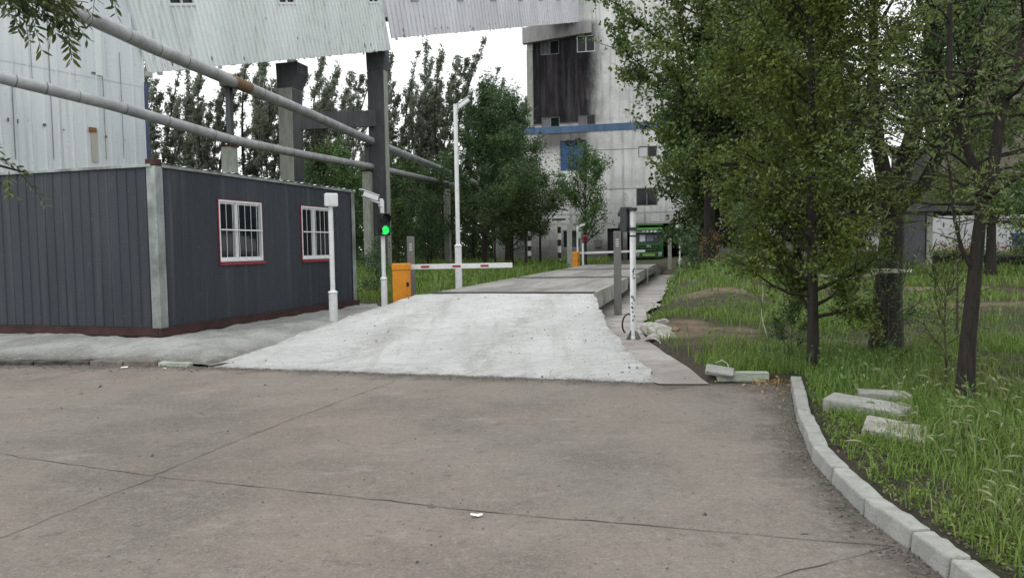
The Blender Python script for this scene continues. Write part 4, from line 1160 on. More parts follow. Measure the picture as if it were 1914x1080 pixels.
def signal(label, base, yaw, lit, h=.5, w_=.26, vl=.15):
    """two-lens traffic light; faces local -Y; origin at its mounting clamp"""
    r = thing('traffic_light', label, 'traffic light', base, yaw)
    mb = MB(); mb.bb(-w_ / 2, w_ / 2, -.16, -.05, -h / 2, h / 2); hs_ = mb.build('housing', M['black'] if lit else M['dark_grey'], r, bevel=.012)
    for k, z in enumerate((h * .25, -h * .25)):
        R_ = min(.095, h * .2)
        n = 20; mb = MB(); vs = []; fs = []
        for i in range(n + 1):
            a = math.radians(-35 + 250 * i / n)
            for rr, yy in ((R_, -.16), (R_ * 1.02, -.16 - vl + .02 * math.sin(a)), (R_ * 1.08, -.16 - vl + .02 * math.sin(a)), (R_ * 1.08, -.16)):
                vs.append((rr * math.cos(a), yy, z + rr * math.sin(a)))
        for i in range(n):
            for q in range(4): fs.append((4 * i + q, 4 * i + (q + 1) % 4, 4 * i + 4 + (q + 1) % 4, 4 * i + 4 + q))
        mb.add(vs, fs); mb.build('visor', M['black'] if lit else M['dark_grey'], hs_)
        mb = MB(); pts = [(0, -.158, z), (0, -.17, z), (0, -.176, z)]; mb.tube(pts, [R_ * .99, R_ * .92, R_ * .5], 24)
        mb.build('lens', M['lamp'] if (lit and k == 1) else M['black'], hs_, smooth=True)
    for z in (-h * .39, h * .39):
        mb = MB(); mb.bb(-.05, .05, -.052, .0, z - .03 * h, z + .03 * h); mb.tube([(0, 0, z - .025), (0, 0, z + .025)], .068, 14)
        mb.build('clamp', M['dark_grey'], r)
    return r
def reader_post(label, base, h, w_=.165, slots=True, yaw=0.0, mat=None):
    r = thing('card_reader_post', label, 'post', base, yaw, 'steel card reader posts')
    mb = MB(); mb.bb(-w_ / 2, w_ / 2, -w_ * .4, w_ * .4, -.05, h); mb.build('shaft', mat or M['steel'], r, bevel=.008)
    mb = MB(); mb.bb(-w_ * .8, w_ * .8, -w_ * .7, w_ * .7, -.05, .012); mb.build('base_plate', M['steel'], r)
    if slots:
        mb = MB()
        for k in range(4): mb.bb(-.035, .03, -w_ * .4 - .006, -w_ * .4 - .001, h - .18 - k * .045, h - .165 - k * .045)
        mb.build('slot', M['white_plastic'], r)
    return r
def look_yaw(p): return math.atan2(p.x, -p.y) + math.pi if False else -math.atan2(p.x, p.y)   # local -Y towards the camera place

# pole with the flat reader aerial, at the cabin
b = G(624, 606, .13)
white_pole('slim white pole carrying a flat square box in front of the cabin windows', b, D(618, 386, b.y).z, .078, .044, .57)
t = D(623, 374, b.y)
r = thing('reader_box', 'flat square white reader box on the pole by the cabin windows', 'box', (b.x, b.y, t.z - .13), look_yaw(b) + .25)
mb = MB(); mb.bb(-.11, .12, -.1, .02, .01, .25); hb = mb.build('housing', M['white_plastic'], r, bevel=.018)
mb = MB(); mb.bb(-.065, .085, -.108, -.101, .05, .19); mb.build('cover_plate', M['white_paint'], hb, bevel=.003)
mb = MB(); mb.tube([(.045, -.02, .01), (.06, -.05, -.08), (.075, -.055, -.2), (.085, -.04, -.32), (.06, -.02, -.4)], .006, 6); mb.build('cable', M['black'], r)
# traffic light pole
b = G(719, 577, .25); b = V(b.x, b.y, .2)
white_pole('white pole with the green traffic light beside the orange barrier', b, D(714, 374, b.y).z, .066, .043, .66)
t = D(716, 420, b.y)
signal('black traffic light showing green on the white pole beside the cabin', (b.x, b.y, t.z), look_yaw(b) + .28, True, .47, .25)
t = D(713, 379, b.y)
bullet_camera('white bullet camera on an arm above the green traffic light', (b.x, b.y, t.z), look_yaw(b) - 1.15, -.3, .12, 1.3)
# near barrier
b = D(752, 570, 15.9); b = V(b.x, b.y, .18)
bz = D(860, 498, 15.9).z - b.z
near_gate = barrier('orange barrier gate with its striped boom down across the near end of the weighbridge', b, look_yaw(b) + .06 + math.radians(-6), 2.25, bz, (.16, .46, .73), .93)
b = D(770, 560, 17.0); b = V(b.x, b.y, .15)
reader_post('grey steel reader post half hidden behind the orange barrier cabinet', b, D(770, 442, 17).z - b.z, .17, True, look_yaw(b))
# tall camera pole
b = D(858, 545, 20.0); b = V(b.x, b.y, .15)
white_pole('tall white camera pole standing beside the weighbridge deck', b, D(857, 195, 20).z, .09, .056, D(858, 461, 20).z - b.z)
t = D(857, 203, 20)
bullet_camera('small white camera on top of the tall white pole', (b.x, b.y, t.z), look_yaw(b) + 1.2, -.55, .12, 1.25)
# signal seen from its side, with its pole
b = G(1184, 637, .03)
r = white_pole('scuffed white pole with flaking black lettering on a bolted foot plate', b, D(1182, 389, b.y).z, .05, .046, .02)
mb = MB(); mb.bb(-.16, .16, -.16, .16, -.03, .012)
for q in range(4):
    R_ = Matrix.Rotation(q * math.pi / 2 + .5, 3, 'Z'); vs = [R_ @ V(.05, y, 0) * 1 for y in (-.006, .006)]
    mb.add([R_ @ V(.05, -.006, .012), R_ @ V(.15, -.006, .012), R_ @ V(.05, -.006, .17), R_ @ V(.05, .006, .012), R_ @ V(.15, .006, .012), R_ @ V(.05, .006, .17)], [(0, 1, 2), (3, 5, 4), (0, 3, 4, 1), (1, 4, 5, 2)])
mb.build('foot_plate', M['steel'], r)
rnd = random.Random(12); yw = look_yaw(b)
for z0, z1 in ((.33, .75), (.98, 1.12)):
    z = z0
    while z < z1:
        mb = MB()
        for q in range(3):
            a = rnd.uniform(-.45, .45); Rr = Matrix.Rotation(yw + a, 3, 'Z')
            mb.box(Rr @ V(0, -.0495, z + rnd.uniform(-.02, .02)), (rnd.uniform(.006, .024), .004, rnd.uniform(.006, .03)), Rr @ Matrix.Rotation(rnd.uniform(-.6, .6), 3, 'Y'))
        mb.build('worn_character', M['dark_grey'], r)
        z += .062
mb = MB(); mb.tube([(0, 0, D(1184, 441, b.y).z - b.z - .012), (0, 0, D(1184, 441, b.y).z - b.z + .01)], .05, 16); mb.build('strap', M['black'], r)
t = D(1180, 410, b.y)
signal('dark grey traffic light seen from its side on the scuffed white pole', (b.x, b.y, t.z), look_yaw(b) - 2.05, False, .38, .22, .05)
b = G(1155, 591, .03)
reader_post('grey steel reader post standing alone beside the weighbridge deck edge', b, D(1155, 432, b.y).z - b.z, .158, True, look_yaw(b))
# far end of the weighbridge
FY = 37.5
b = D(1077, 500, FY); b = V(b.x, b.y, .5)
bz = D(1130, 472.5, FY).z - b.z
barrier('distant orange barrier gate at the truck end of the weighbridge', b, look_yaw(b) - .02, 3.3, bz, (), .9, .02)
b2 = D(1080, 498, FY + .8); b2 = V(b2.x, b2.y, .4)
white_pole('thin white pole behind the distant orange barrier cabinet', b2, D(1080, 424, FY + .8).z, .06, .045, .4)
t = D(1081, 440, b2.y); mb = MB(); r = thing('control_box', 'pale green control box on the thin pole at the distant barrier', 'box', (b2.x, b2.y, t.z), look_yaw(b2))
mb.bb(-.02, .16, -.12, -.045, -.17, .2); hb = mb.build('housing', M['box_green'], r, bevel=.012); mb = MB(); mb.bb(.03, .11, -.128, -.121, -.1, .1); mb.build('door', M['box_green'], hb)
t = D(1082, 425, b2.y)
bullet_camera('tiny white dome camera on the thin pole at the distant barrier', (b2.x, b2.y, t.z), look_yaw(b2) + 1.3, -.2, .16, 1.1)
b3 = D(1090, 497, FY); b3 = V(b3.x, b3.y, .45)
white_pole('short white boom rest post in front of the loading tower', b3, D(1090, 455, FY).z, .05, .05, .1)
b4 = D(1093, 497, 41.0); b4 = V(b4.x, b4.y, .1)
r = thing('signal_box', 'dark red signal box on a dark post behind the short boom rest', 'signal', b4, look_yaw(b4))
mb = MB(); mb.tube([(0, 0, -.1), (0, 0, D(1093, 440, 41).z - b4.z)], .05, 10); mb.build('post', M['dark_grey'], r)
z = D(1093, 446, 41).z - b4.z; mb = MB(); mb.bb(-.12, .22, -.1, .05, z - .18, z + .2); mb.build('housing', M['red_trim'], r, bevel=.02)
mb = MB(); mb.tube([(.05, -.1, z), (.05, -.16, z)], .1, 16); mb.build('visor', M['black'], r)
b = D(1065, 499, 40.0); b = V(b.x, b.y, .1)
reader_post('pale square concrete post between the striped post and the distant barrier', b, D(1065, 418, 40).z - b.z, .26, False, look_yaw(b), M['concrete_post'])
b = D(1252, 500, 38.5); b = V(b.x, b.y, .2)
reader_post('weathered brown steel post beside the green truck', b, D(1252, 445, 38.5).z - b.z, .19, False, look_yaw(b), M['beam_steel'])
b = D(1271, 503, 37.0); b = V(b.x, b.y, .25)
white_pole('slim white pole with a small box standing in the weeds by the truck tunnel', b, D(1272, 420, 37).z, .065, .042, .5)
t = D(1268, 424, 37); r = thing('reader_box', 'small white reader box on the pole in the weeds by the truck tunnel', 'box', (b.x, b.y, t.z), look_yaw(b))
mb = MB(); mb.bb(-.2, -.05, -.1, .05, -.13, .1); hb = mb.build('housing', M['white_plastic'], r, bevel=.012); mb = MB(); mb.bb(-.06, .06, -.06, .06, .02, .09); mb.build('clamp', M['white_plastic'], r)

def striped_post(label, px, y0, y1, dist, wd=.27):
    b = D(px, y1, dist); b = V(b.x, b.y, .05)
    r = thing('striped_post', label, 'post', b, -TH, 'red and white banded pipe posts')
    h = D(px, y0, dist).z - b.z; n = 7; s = h / n
    mb = MB()
    for k in range(n): mb.tube([(0, 0, k * s), (0, 0, (k + 1) * s)], wd / 2 * (1.0 + .004 * (k % 2)), 16, mi=(k + 1) % 2)
    mb.build('shaft', [M['concrete_dark'], M['white_paint']] if False else [M['rust'], M['white_paint']], r, smooth=True)
    mb = MB(); mb.bb(-.5, .5, -.14, .14, h + .001, h + .14); mb.build('cross_head', M['concrete_dark'], r)
striped_post('red and white banded post standing clear before the tower wall', 1046, 412, 495, 58)
striped_post('red and white banded post among the thin tree trunks', 990, 432, 497, 58)
striped_post('red and white banded post behind the end of the near barrier boom', 906, 428, 498, 52)
def low_pipe():
    P = [D(900, 372, 58), D(960, 381, 60), D(1030, 386, 62), D(1062, 392, 62)]
    mb = MB(); mb.tube(P, .13, 12); o = mb.build('pipe', M['pipe_metal'], smooth=True); tag(o, 'short pale pipe running through the tree crowns to the tower', 'pipe')
low_pipe()

# ------------------------------------------------------------------ dump truck
def truck():
    b = D(1213, 493, 67.6); b = V(b.x, b.y, 0)
    r = thing('dump_truck', 'green dump truck with white visor lettering waiting in the tower tunnel', 'truck', b, look_yaw(b) + math.radians(-3))
    W = 2.48
    mb = MB()
    # cab shell with raked windscreen, profile in y-z
    prof = [(0, .55), (-.06, 1.3), (-.02, 1.72), (.16, 2.62), (.42, 2.92), (1.9, 2.96), (1.9, .55)]
    mb.prism([(y, z) for y, z in prof], W, axis='x', base=-W / 2); cab = mb.build('cab', M['green_paint'], r, bevel=.05, segs=3)
    mb = MB(); mb.prism([(-.03, 1.74), (.135, 2.55), (.155, 2.55), (-.01, 1.74)], W - .36, axis='x', base=-W / 2 + .18); gl = mb.build('windscreen', M['glass'], cab)
    mb = MB(); mb.prism([(-.036, 1.8), (.105, 2.48), (.115, 2.48), (-.025, 1.8)], .5, axis='x', base=-.82); mb.build('sun_blind', M['blind'], gl)
    mb = MB(); mb.prism([(-.036, 1.84), (.100, 2.44), (.110, 2.44), (-.025, 1.84)], .55, axis='x', base=-.18); mb.build('curtain', plain('dark_curtain', (0.1, 0.12, 0.15), .8), gl)
    for x in (-.7, .45):
        mb = MB(); mb.tube([(x, -.06, 1.76), (x + .5, -.02, 1.9)], .012, 6); mb.build('wiper', M['black'], gl)
    mb = MB(); mb.prism([(-.16, 2.6), (-.02, 2.83), (.3, 2.83), (.14, 2.6)], W - .1, axis='x', base=-W / 2 + .05); vi = mb.build('sun_visor', plain('visor_green', (0.012, 0.05, 0.03), .4), cab, bevel=.015)
    mb = MB(); mb.prism([(-.1, 2.86), (.2, 3.06), (1.2, 3.06), (1.2, 2.94), (.1, 2.9)], W - .16, axis='x', base=-W / 2 + .08); mb.build('roof_fairing', M['green_pale'], cab, bevel=.02)
    rx = math.atan2(.23, .14)
    text_mesh('visor_lettering', '力 生 博 锦', .27, vi, (.05, -.105, 2.715), (rx, 0, 0), M['white_plastic'], .006)
    # grille with three bars, emblem
    mb = MB(); mb.prism([(-.98, 1.5), (.98, 1.5), (.72, .98), (-.72, .98)], .05, axis='y', base=-.1); gr = mb.build('grille', plain('grille_dark_green', (0.008, 0.03, 0.012), .5), cab)
    mb = MB()
    for z, w2 in ((1.5, 1.9), (1.27, 1.62), (1.05, 1.4)): mb.box((0, -.115, z), (w2, .05, .045))
    mb.build('grille_bar', M['green_pale'], gr, bevel=.008)
    mb = MB(); mb.tube([(0.2 * math.cos(k / 24 * 2 * math.pi), -.15, 1.37 + .085 * math.sin(k / 24 * 2 * math.pi)) for k in range(25)], .016, 8, cap=False); mb.box((0, -.15, 1.37), (.36, .02, .025)); mb.box((0, -.15, 1.37), (.03, .02, .16), Matrix.Rotation(.5, 3, 'Y'))
    mb.build('emblem', M['chrome'], gr)
    mb = MB(); mb.prism([(-W / 2 + .02, .95), (-.75, .88), (.75, .88), (W / 2 - .02, .95), (W / 2 - .02, .42), (W / 2 - .25, .32), (-W / 2 + .25, .32), (-W / 2 + .02, .42)], .3, axis='y', base=-.2); bu = mb.build('bumper', M['green_paint'], r, bevel=.03)
    mb = MB(); mb.box((0, -.212, .8), (1.5, .02, .07)); mb.build('bumper_trim', M['green_pale'], bu)
    mb = MB(); mb.box((0, -.21, .62), (1.1, .02, .22)); mb.build('number_plate', M['plate'], bu)
    mb = MB(); mb.box((0, -.206, .46), (1.3, .03, .08)); mb.build('air_intake', M['black'], bu)
    for sg in (-1, 1):
        mb = MB(); mb.prism([(sg * .82, .8), (sg * 1.14, .86), (sg * 1.12, .56), (sg * .9, .5)], .03, axis='y', base=-.225); h = mb.build('headlight', M['chrome'], bu)
        mb = MB(); mb.tube([(sg * 1.0, -.235, .68), (sg * 1.0, -.228, .68)], .07, 14); mb.build('lens', M['glass'], h)
        mb = MB(); mb.box((sg * 1.4, .1, 2.15), (.17, .1, .62)); mi = mb.build('mirror', M['black'], r, bevel=.02); mb = MB(); mb.tube([(sg * 1.22, .15, 2.5), (sg * 1.4, .1, 2.52)], .02, 8); mb.tube([(sg * 1.22, .15, 1.85), (sg * 1.4, .1, 1.8)], .02, 8); mb.build('mirror_arm', M['black'], mi)
        for y in (1.0, 5.4, 6.8):
            mb = MB(); x0 = sg * .86; x1 = sg * 1.22; mb.tube([(x0, y, .52), (x0 + sg * .04, y, .52), (x1 - sg * .04, y, .52), (x1, y, .52)], [.46, .52, .52, .46], 28); ty = mb.build('wheel', M['tyre'], r, smooth=True)
            mb = MB(); mb.tube([(x1 - sg * .02, y, .52), (x1 + sg * .015, y, .52)], [.29, .24], 20); mb.build('rim', M['steel'], ty)
    # tipper body with the head board rising over the cab
    mb = MB(); mb.bb(-W / 2, W / 2, 2.15, 8.6, 1.25, 3.35); bo = mb.build('tipper_body', M['green_paint'], r, bevel=.03)
    mb = MB(); mb.prism([(-W / 2, 3.1), (-W / 2 + .5, 3.32), (0, 3.38), (W / 2, 3.25), (W / 2, 3.4), (-W / 2, 3.4)], 1.4, axis='y', base=1.0); mb.build('head_board', M['green_paint'], bo)
    mb = MB(); mb.box((0, .99, 3.36), (W, .04, .1)); mb.build('head_board_edge', M['green_pale'], bo)
    mb = MB(); mb.bb(-.45, .45, .4, 8.4, .62, 1.0); mb.build('chassis', M['black'], r)
    mb = MB(); mb.bb(-W / 2 + .1, W / 2 - .1, .2, 1.9, .3, .6); mb.build('step', M['black'], r)
truck()

# ------------------------------------------------------------------ kerbs and loose stones
def kerb_piece(p, q, hgt, wid, side, name, label, group, mat, bev=.012, seed=0, z0=-.05, gap=.022):
    d = (q - p); L = d.length; d.normalize(); s = Vector((-d.y, d.x, 0)) * side
    r = random.Random(seed)
    c = (p + q) / 2
    mb = MB(); n = 5
    vs = []
    for i in range(n + 1):
        t = gap / 2 + (L - gap) * i / n; o = p + d * t
        for off, z in ((0, z0), (0.012, hgt), (wid, hgt), (wid, z0)):
            j = V(r.gauss(0, .003), r.gauss(0, .003), r.gauss(0, .004) if z > 0 else 0)
            k = o + s * off + j; vs.append(V(k.x - c.x, k.y - c.y, z + j.z))
    fs = [(4 * i + a, 4 * i + (a + 1) % 4, 4 * i + 4 + (a + 1) % 4, 4 * i + 4 + a) for i in range(n) for a in range(4)] + [(0, 3, 2, 1), (4 * n, 4 * n + 1, 4 * n + 2, 4 * n + 3)]
    mb.add(vs, fs); o = mb.build(name, mat, bevel=bev)
    o.location = (c.x, c.y, 0)
    return tag(o, label, 'kerb stone', group)
ordw = ['first', 'second', 'third', 'fourth', 'fifth', 'sixth', 'seventh', 'eighth', 'ninth', 'tenth', 'eleventh']
KP = [G(a, b) for a, b in kerb_px]
looks = ['short low kerb stone by the fallen leaves', 'kerb stone with dark pits on top', 'pale narrow kerb stone', 'pale cracked kerb stone', 'chipped pale kerb stone', 'long pale kerb stone', 'long clean kerb stone', 'long kerb stone with a hairline crack', 'long kerb stone', 'long kerb stone']
for i in range(len(KP) - 1):
    kerb_piece(KP[i], KP[i + 1], .098 if i else .085, .12, 1, 'kerb_stone', looks[i] + ', ' + ordw[i] + ' along the curve from the ramp', 'kerb stones along the curved road edge', M['stone'], seed=i)
lk = [(-220, 676), (-60, 681), (60, 682), (165, 682), (228, 683.5), (291, 684)]
for i in range(len(lk) - 1):
    kerb_piece(G(*lk[i]), G(*lk[i + 1]), .04 + .006 * i, .12, 1, 'kerb_stone', 'low dirty kerb stone under the cabin apron, ' + ordw[i] + ' along the straight row', 'worn kerb stones below the cabin apron', M['curb_dirty'] if i > 2 else M['soil_dark'], seed=20 + i)
kerb_piece(G(293, 684), G(352, 686), .05, .12, 1, 'kerb_stone', 'tilted mossy kerb stone at the end of the row beside the ramp', 'worn kerb stones below the cabin apron', M['stone_green'], seed=31)

def slab(name, label, px, py, size, yaw, mat, tilt=(0, 0), z=None, dist=None, lift=0.0):
    p = G(px, py, .12 if z is None else z)
    zz = (gz1(p.x, p.y) if z is None else z) + lift
    mb = MB(); n = 6
    mb.box((0, 0, size[2] / 2), size)
    o = mb.build(name, mat, bevel=.014, segs=2)
    rn = random.Random(int(px)); me = o.data
    for v in me.vertices: v.co += V(rn.gauss(0, .004), rn.gauss(0, .004), rn.gauss(0, .003))
    o.location = (p.x, p.y, zz); o.rotation_euler = (tilt[0], tilt[1], yaw)
    return tag(o, label, 'concrete slab')
slab('kerb_stone', 'long mossy kerb stone lying loose on the road by the dry leaves', 1386, 712, (.55, .15, .105), math.radians(-3), M['stone_green'], z=.004)
slab('concrete_slab', 'thin white slab propped in the grass behind the loose kerb stone', 1345, 693, (.3, .16, .05), math.radians(-18), M['stone'], (.35, .12), lift=.04)
slab('concrete_slab', 'large pale slab lying tilted in the tall grass by the kerb', 1618, 762, (.62, .26, .13), math.radians(-42), M['stone'], (.05, .06), lift=-.025)
slab('concrete_slab', 'short grey block behind the large tilted slab in the grass', 1650, 742, (.42, .22, .12), math.radians(-14), M['stone'], (0, .03), lift=-.02)
slab('concrete_slab', 'cracked flat slab half buried in grass below the large slab', 1672, 800, (.42, .36, .06), math.radians(-30), M['rubble'], (.1, .1), lift=-.005)

def rock(name, label, px, py, s, seed, mat, z=.05, group=None):
    p = G(px, py, z); r = random.Random(seed)
    bm = bmesh.new(); bmesh.ops.create_icosphere(bm, subdivisions=3, radius=1)
    k = [V(r.gauss(0, 1), r.gauss(0, 1), r.gauss(0, 1)).normalized() for _ in range(9)]; h = [r.uniform(.55, .9) for _ in k]
    for v in bm.verts:
        d = v.co.normalized(); f = 1.0
        for a, b in zip(k, h):
            q = d.dot(a)
            if q * f > b: f = b / q
        f *= 1 + r.uniform(-.04, .04)
        v.co = V(d.x * s[0], d.y * s[1], d.z * s[2]) * f
    o = bm_obj(bm, name, [mat]); o.location = (p.x, p.y, gz1(p.x, p.y) + s[2] * .35); o.rotation_euler = (r.uniform(-.3, .3), r.uniform(-.3, .3), r.uniform(0, 6))
    return tag(o, label, 'rubble', group)
for i, (lab, px, py, s) in enumerate((
    ('jagged pale rubble lump behind the scuffed pole', 1205, 606, (.26, .2, .13)), ('broad broken concrete piece beside the scuffed pole', 1232, 627, (.42, .22, .11)),
    ('small angular rubble piece in front of the broken concrete', 1245, 638, (.17, .13, .08)), ('grey rubble chunk at the edge of the bare soil', 1222, 638, (.16, .13, .08)),
    ('pale crumbly rubble lump furthest from the ramp', 1240, 611, (.16, .14, .08)), ('dark crumbled concrete lump on the ramp edge', 1140, 618, (.16, .12, .06)),
    ('little brown stone at the end of the rubble heap', 1262, 628, (.1, .08, .06)))):
    rock('rubble', lab, px, py, s, 40 + i, M['rubble'] if i != 6 else M['dirt'], .05, 'broken concrete by the signal pole')
# bent hoop leaning on the scuffed pole
def hoop():
    c = G(1178, 626, .05); c = V(c.x + .03, c.y + .25, 0); mb = MB()
    pts = [(c.x + .10 * math.cos(a) - .02, c.y + .02 * math.sin(2 * a), .2 + .17 * math.sin(a)) for a in [math.radians(-60 + 15 * k) for k in range(21)]]
    r = thing('rubber_hoop', 'bent brown hoop leaning behind the foot of the scuffed pole', 'hoop', (c.x, c.y, 0))
    mb.tube(pts, .014, 8); mb.build('ring', M['rust'], r, world=True, smooth=True)
hoop()
def cable_bits():
    P = [G(1206, 634, .1), G(1222, 632, .14), G(1232, 637, .12), G(1236, 645, .06)]
    mb = MB(); mb.tube(P, .009, 6); tag(mb.build('cable', M['wire'], smooth=True), 'white cable end curling out of the rubble', 'cable')
    P = [G(1338, 678, .16), G(1350, 673, .2), G(1360, 680, .16), G(1364, 694, .1), G(1372, 698, .06)]
    mb = MB(); mb.tube(P, .006, 6); tag(mb.build('cable', M['wire'], smooth=True), 'pale wire looping over the thin white slab', 'cable')
cable_bits()
def tapes():
    def ribbon(name, label, pts, wd):
        mb = MB(); vs = []
        for i, p in enumerate(pts):
            t = .9 * math.sin(i * .9); d = V(0, math.sin(t), math.cos(t)) * wd / 2
            vs += [p - d, p + d, ]
        n = len(pts); mb.add(vs, [(2 * i, 2 * i + 1, 2 * i + 3, 2 * i + 2) for i in range(n - 1)])
        o = mb.build(name, M['tape'], smooth=True)
        m = o.modifiers.new('thick', 'SOLIDIFY'); m.thickness = .002
        tag(o, label, 'tape')
    def sag(a, b, s, n=18): return [a.lerp(b, k / n) - V(0, 0, s * 4 * (k / n) * (1 - k / n)) for k in range(n + 1)]
    A, B, C = D(1410, 490, 9.6), D(1516, 508, 8.72), D(1650, 504, 8.85)
    ribbon('barrier_tape', 'pale tape sagging from the slim elm trunk to the thick dark trunk', sag(B, C, .10), .045)
    ribbon('barrier_tape', 'pale tape strung into the low elm branches', sag(A, B, .03), .035)
    ribbon('barrier_tape', 'torn yellowish tape end hanging down over the grass', [D(1420 + 12 * k / 8 + 4 * math.sin(k), 515 + 125 * k / 8, 9.6) for k in range(9)], .03)
    # band round the trunk
    c = D(1666, 506, 8.9); mb = MB(); mb.tube([c + V(0, 0, -.018), c + V(0, 0, .02)], .215, 20, cap=False); o = mb.build('tape_band', M['tape'], smooth=True)
    tag(o, 'pale tape wound round the thick dark trunk', 'tape')
tapes()
def litter():
    for lab, px, py, s, z in (('white paper scrap on the road near the long joint', 892, 966, .036, 0), ('pale sliver of litter by the worn kerb', 232, 688, .06, 0), ('white litter flake below the tilted mossy kerb stone', 309, 690, .025, 0)):
        p = G(px, py, 0); r = random.Random(px); mb = MB(); n = 9
        top = [(s * r.uniform(.5, 1) * math.cos(k / n * 6.28) * 1.3, s * r.uniform(.4, .9) * math.sin(k / n * 6.28) * .7) for k in range(n)]
        vs = [(x, y, .006 + r.uniform(0, .018)) for x, y in top] + [(0, 0, .02)]
        mb.add(vs, [(k, (k + 1) % n, n) for k in range(n)]); o = mb.build('paper_scrap', M['paper']); o.location = (p.x, p.y, 0)
        m = o.modifiers.new('thick', 'SOLIDIFY'); m.thickness = .002
        tag(o, lab, 'litter')
litter()

# ------------------------------------------------------------------ structures beyond the field
def trestle_building():
    O = D(1676, 500, 34.0); O.z = 0
    r = thing('trestle_building', 'grey brown plant building raised on concrete legs behind the thick tree', 'building', O, -TH * .3)
    top = 16.0
    zl, zh = D(1800, 396, 34).z, D(1800, 332, 34).z
    mb = MB(); mb.bb(.0, 1.0, -.5, .3, -.3, zl); mb.build('leg', M['concrete_dark'], r, bevel=.02)
    mb = MB(); mb.bb(1.15, 1.42, -.3, .3, -.3, zl + 1.5); mb.build('leg', M['concrete_post'], r, bevel=.02)
    mb = MB(); mb.bb(9.0, 10.2, -.5, .5, -.3, zl); mb.build('leg', M['concrete_dark'], r)
    mb = MB(); mb.bb(0, 14, 4.5, 5.3, -.3, zl); 
    mb = MB(); mb.bb(-.1, 14, -.6, 6, zl + .002, zh - .5); mb.build('main_beam', M['concrete_dark'], r, bevel=.03)
    holes = [(1.7, 2.9, D(1775, 130, 34).z, D(1775, 60, 34).z), (2.0, 3.0, D(1785, 30, 34).z, D(1785, -20, 34).z), (1.6, 2.9, D(1775, 240, 34).z, D(1775, 185, 34).z)]
    mb = MB(); holed_wall(mb, 1.2, 14, zh - .49, top, holes, -.3, .1); mb.build('wall', M['beige'], r)
    for h in holes:
        mb = MB()
        for k in range(1, 6):
            z = h[2] + (h[3] - h[2]) * k / 6; mb.bb(h[0], h[1], -.2, -.14, z - .03, z + .03)
        for k in range(1, 4):
            x = h[0] + (h[1] - h[0]) * k / 4; mb.bb(x - .03, x + .03, -.19, -.15, h[2], h[3])
        mb.build('louver', M['concrete_dark'], r)
    mb = MB(); mb.bb(2.2, 14, 5.6, 6, zh - .4, top * .4); mb.build('back_wall', M['grey_render'], r)
    for k in range(4):
        z = D(1850, 50, 34).z + k * 2.2; mb = MB(); mb.bb(1.3, 14.1, -.62, -.302, z, z + .35); mb.build('cornice', M['grey_render'], r)
    mb = MB(); mb.bb(3.6, 9, -.85, -.61, zl + .3, zh - .3); mb.build('cladding_panel', M['grey_render'], r)
trestle_building()
def yard_wall():
    A, B = D(1590, 470, 52), D(2050, 468, 47)
    z0, z1 = .2, D(1760, 400, 50).z
    r = thing('yard_wall', 'long whitewashed yard wall beyond the coal heap', 'wall', V(A.x, A.y, 0), math.atan2(B.y - A.y, B.x - A.x))
    L = (V(B.x, B.y, 0) - V(A.x, A.y, 0)).length
    mb = MB(); mb.bb(0, L, 0, .24, z0, z1); mb.build('wall_panel', M['white_wall'], r)
    mb = MB()
    for k in range(7): mb.bb(k * L / 6 - .15, k * L / 6 + .15, -.05, .29, z0, z1 + .1)
    mb.build('pier', M['white_wall'], r)
    mb = MB(); mb.bb(L * .655, L * .76, -.03, -.002, z0 + .9, z0 + 1.7); mb.build('painted_panel', M['blue'], r)
yard_wall()
def coal_heap():
    c = D(1850, 498, 37); n = 40
    xs = np.linspace(-5.2, 6, 60); ys = np.linspace(-1.4, 1.8, 24); X, Y = np.meshgrid(xs, ys)
    e = np.clip(1 - (X / 5.6) ** 4, 0, 1) * np.clip(1 - (Y / 1.7) ** 2, 0, 1)
    Z = e * (.38 + .55 * fbm(X * .9 + 5, Y * 1.1 + 3)) - .12
    i = np.arange(23)[:, None] * 60 + np.arange(59)[None]; F = np.stack([i, i + 1, i + 61, i + 60], -1).reshape(-1, 4)
    o = link_mesh('coal_heap', np_mesh('coal_heap', np.stack([X.ravel(), Y.ravel(), Z.ravel()], -1), F), None, [M['coal']])
    o.location = (c.x, c.y, gz1(c.x, c.y)); tag(o, 'low heap of dark coal spoil before the white yard wall', 'heap')
coal_heap()

# ------------------------------------------------------------------ trees and other growth
def leaf_quads(P, rng, size, aspect=.5, axis=None, axis_w=0.0, jitter=.5, flat=0.0):
    """one folded quad per leaf at the points P"""
    n = len(P)
    a = rng.normal(size=(n, 3))
    if axis is not None: a = a * (1 - axis_w) + np.asarray(axis)[None] * axis_w * 1.8 if np.ndim(axis) == 1 else a * (1 - axis_w) + axis * axis_w * 1.8
    a /= np.linalg.norm(a, axis=1, keepdims=True) + 1e-9
    b = rng.normal(size=(n, 3)); b[:, 2] *= (1 - flat)
    b -= a * (a * b).sum(1, keepdims=True); b /= np.linalg.norm(b, axis=1, keepdims=True) + 1e-9
    c = np.cross(a, b)
    s = (size * (1 + jitter * rng.uniform(-1, 1, n)))[:, None]
    w_ = s * aspect * .5
    v0 = P - a * s * .5; v2 = P + a * s * .5
    m = P + a * s * .02 + c * s * .10
    V_ = np.stack([v0, m + b * w_ - c * s * .05, v2, m - b * w_ - c * s * .05], 1).reshape(-1, 3)
    F = np.arange(4 * n).reshape(-1, 4)
    return V_, F
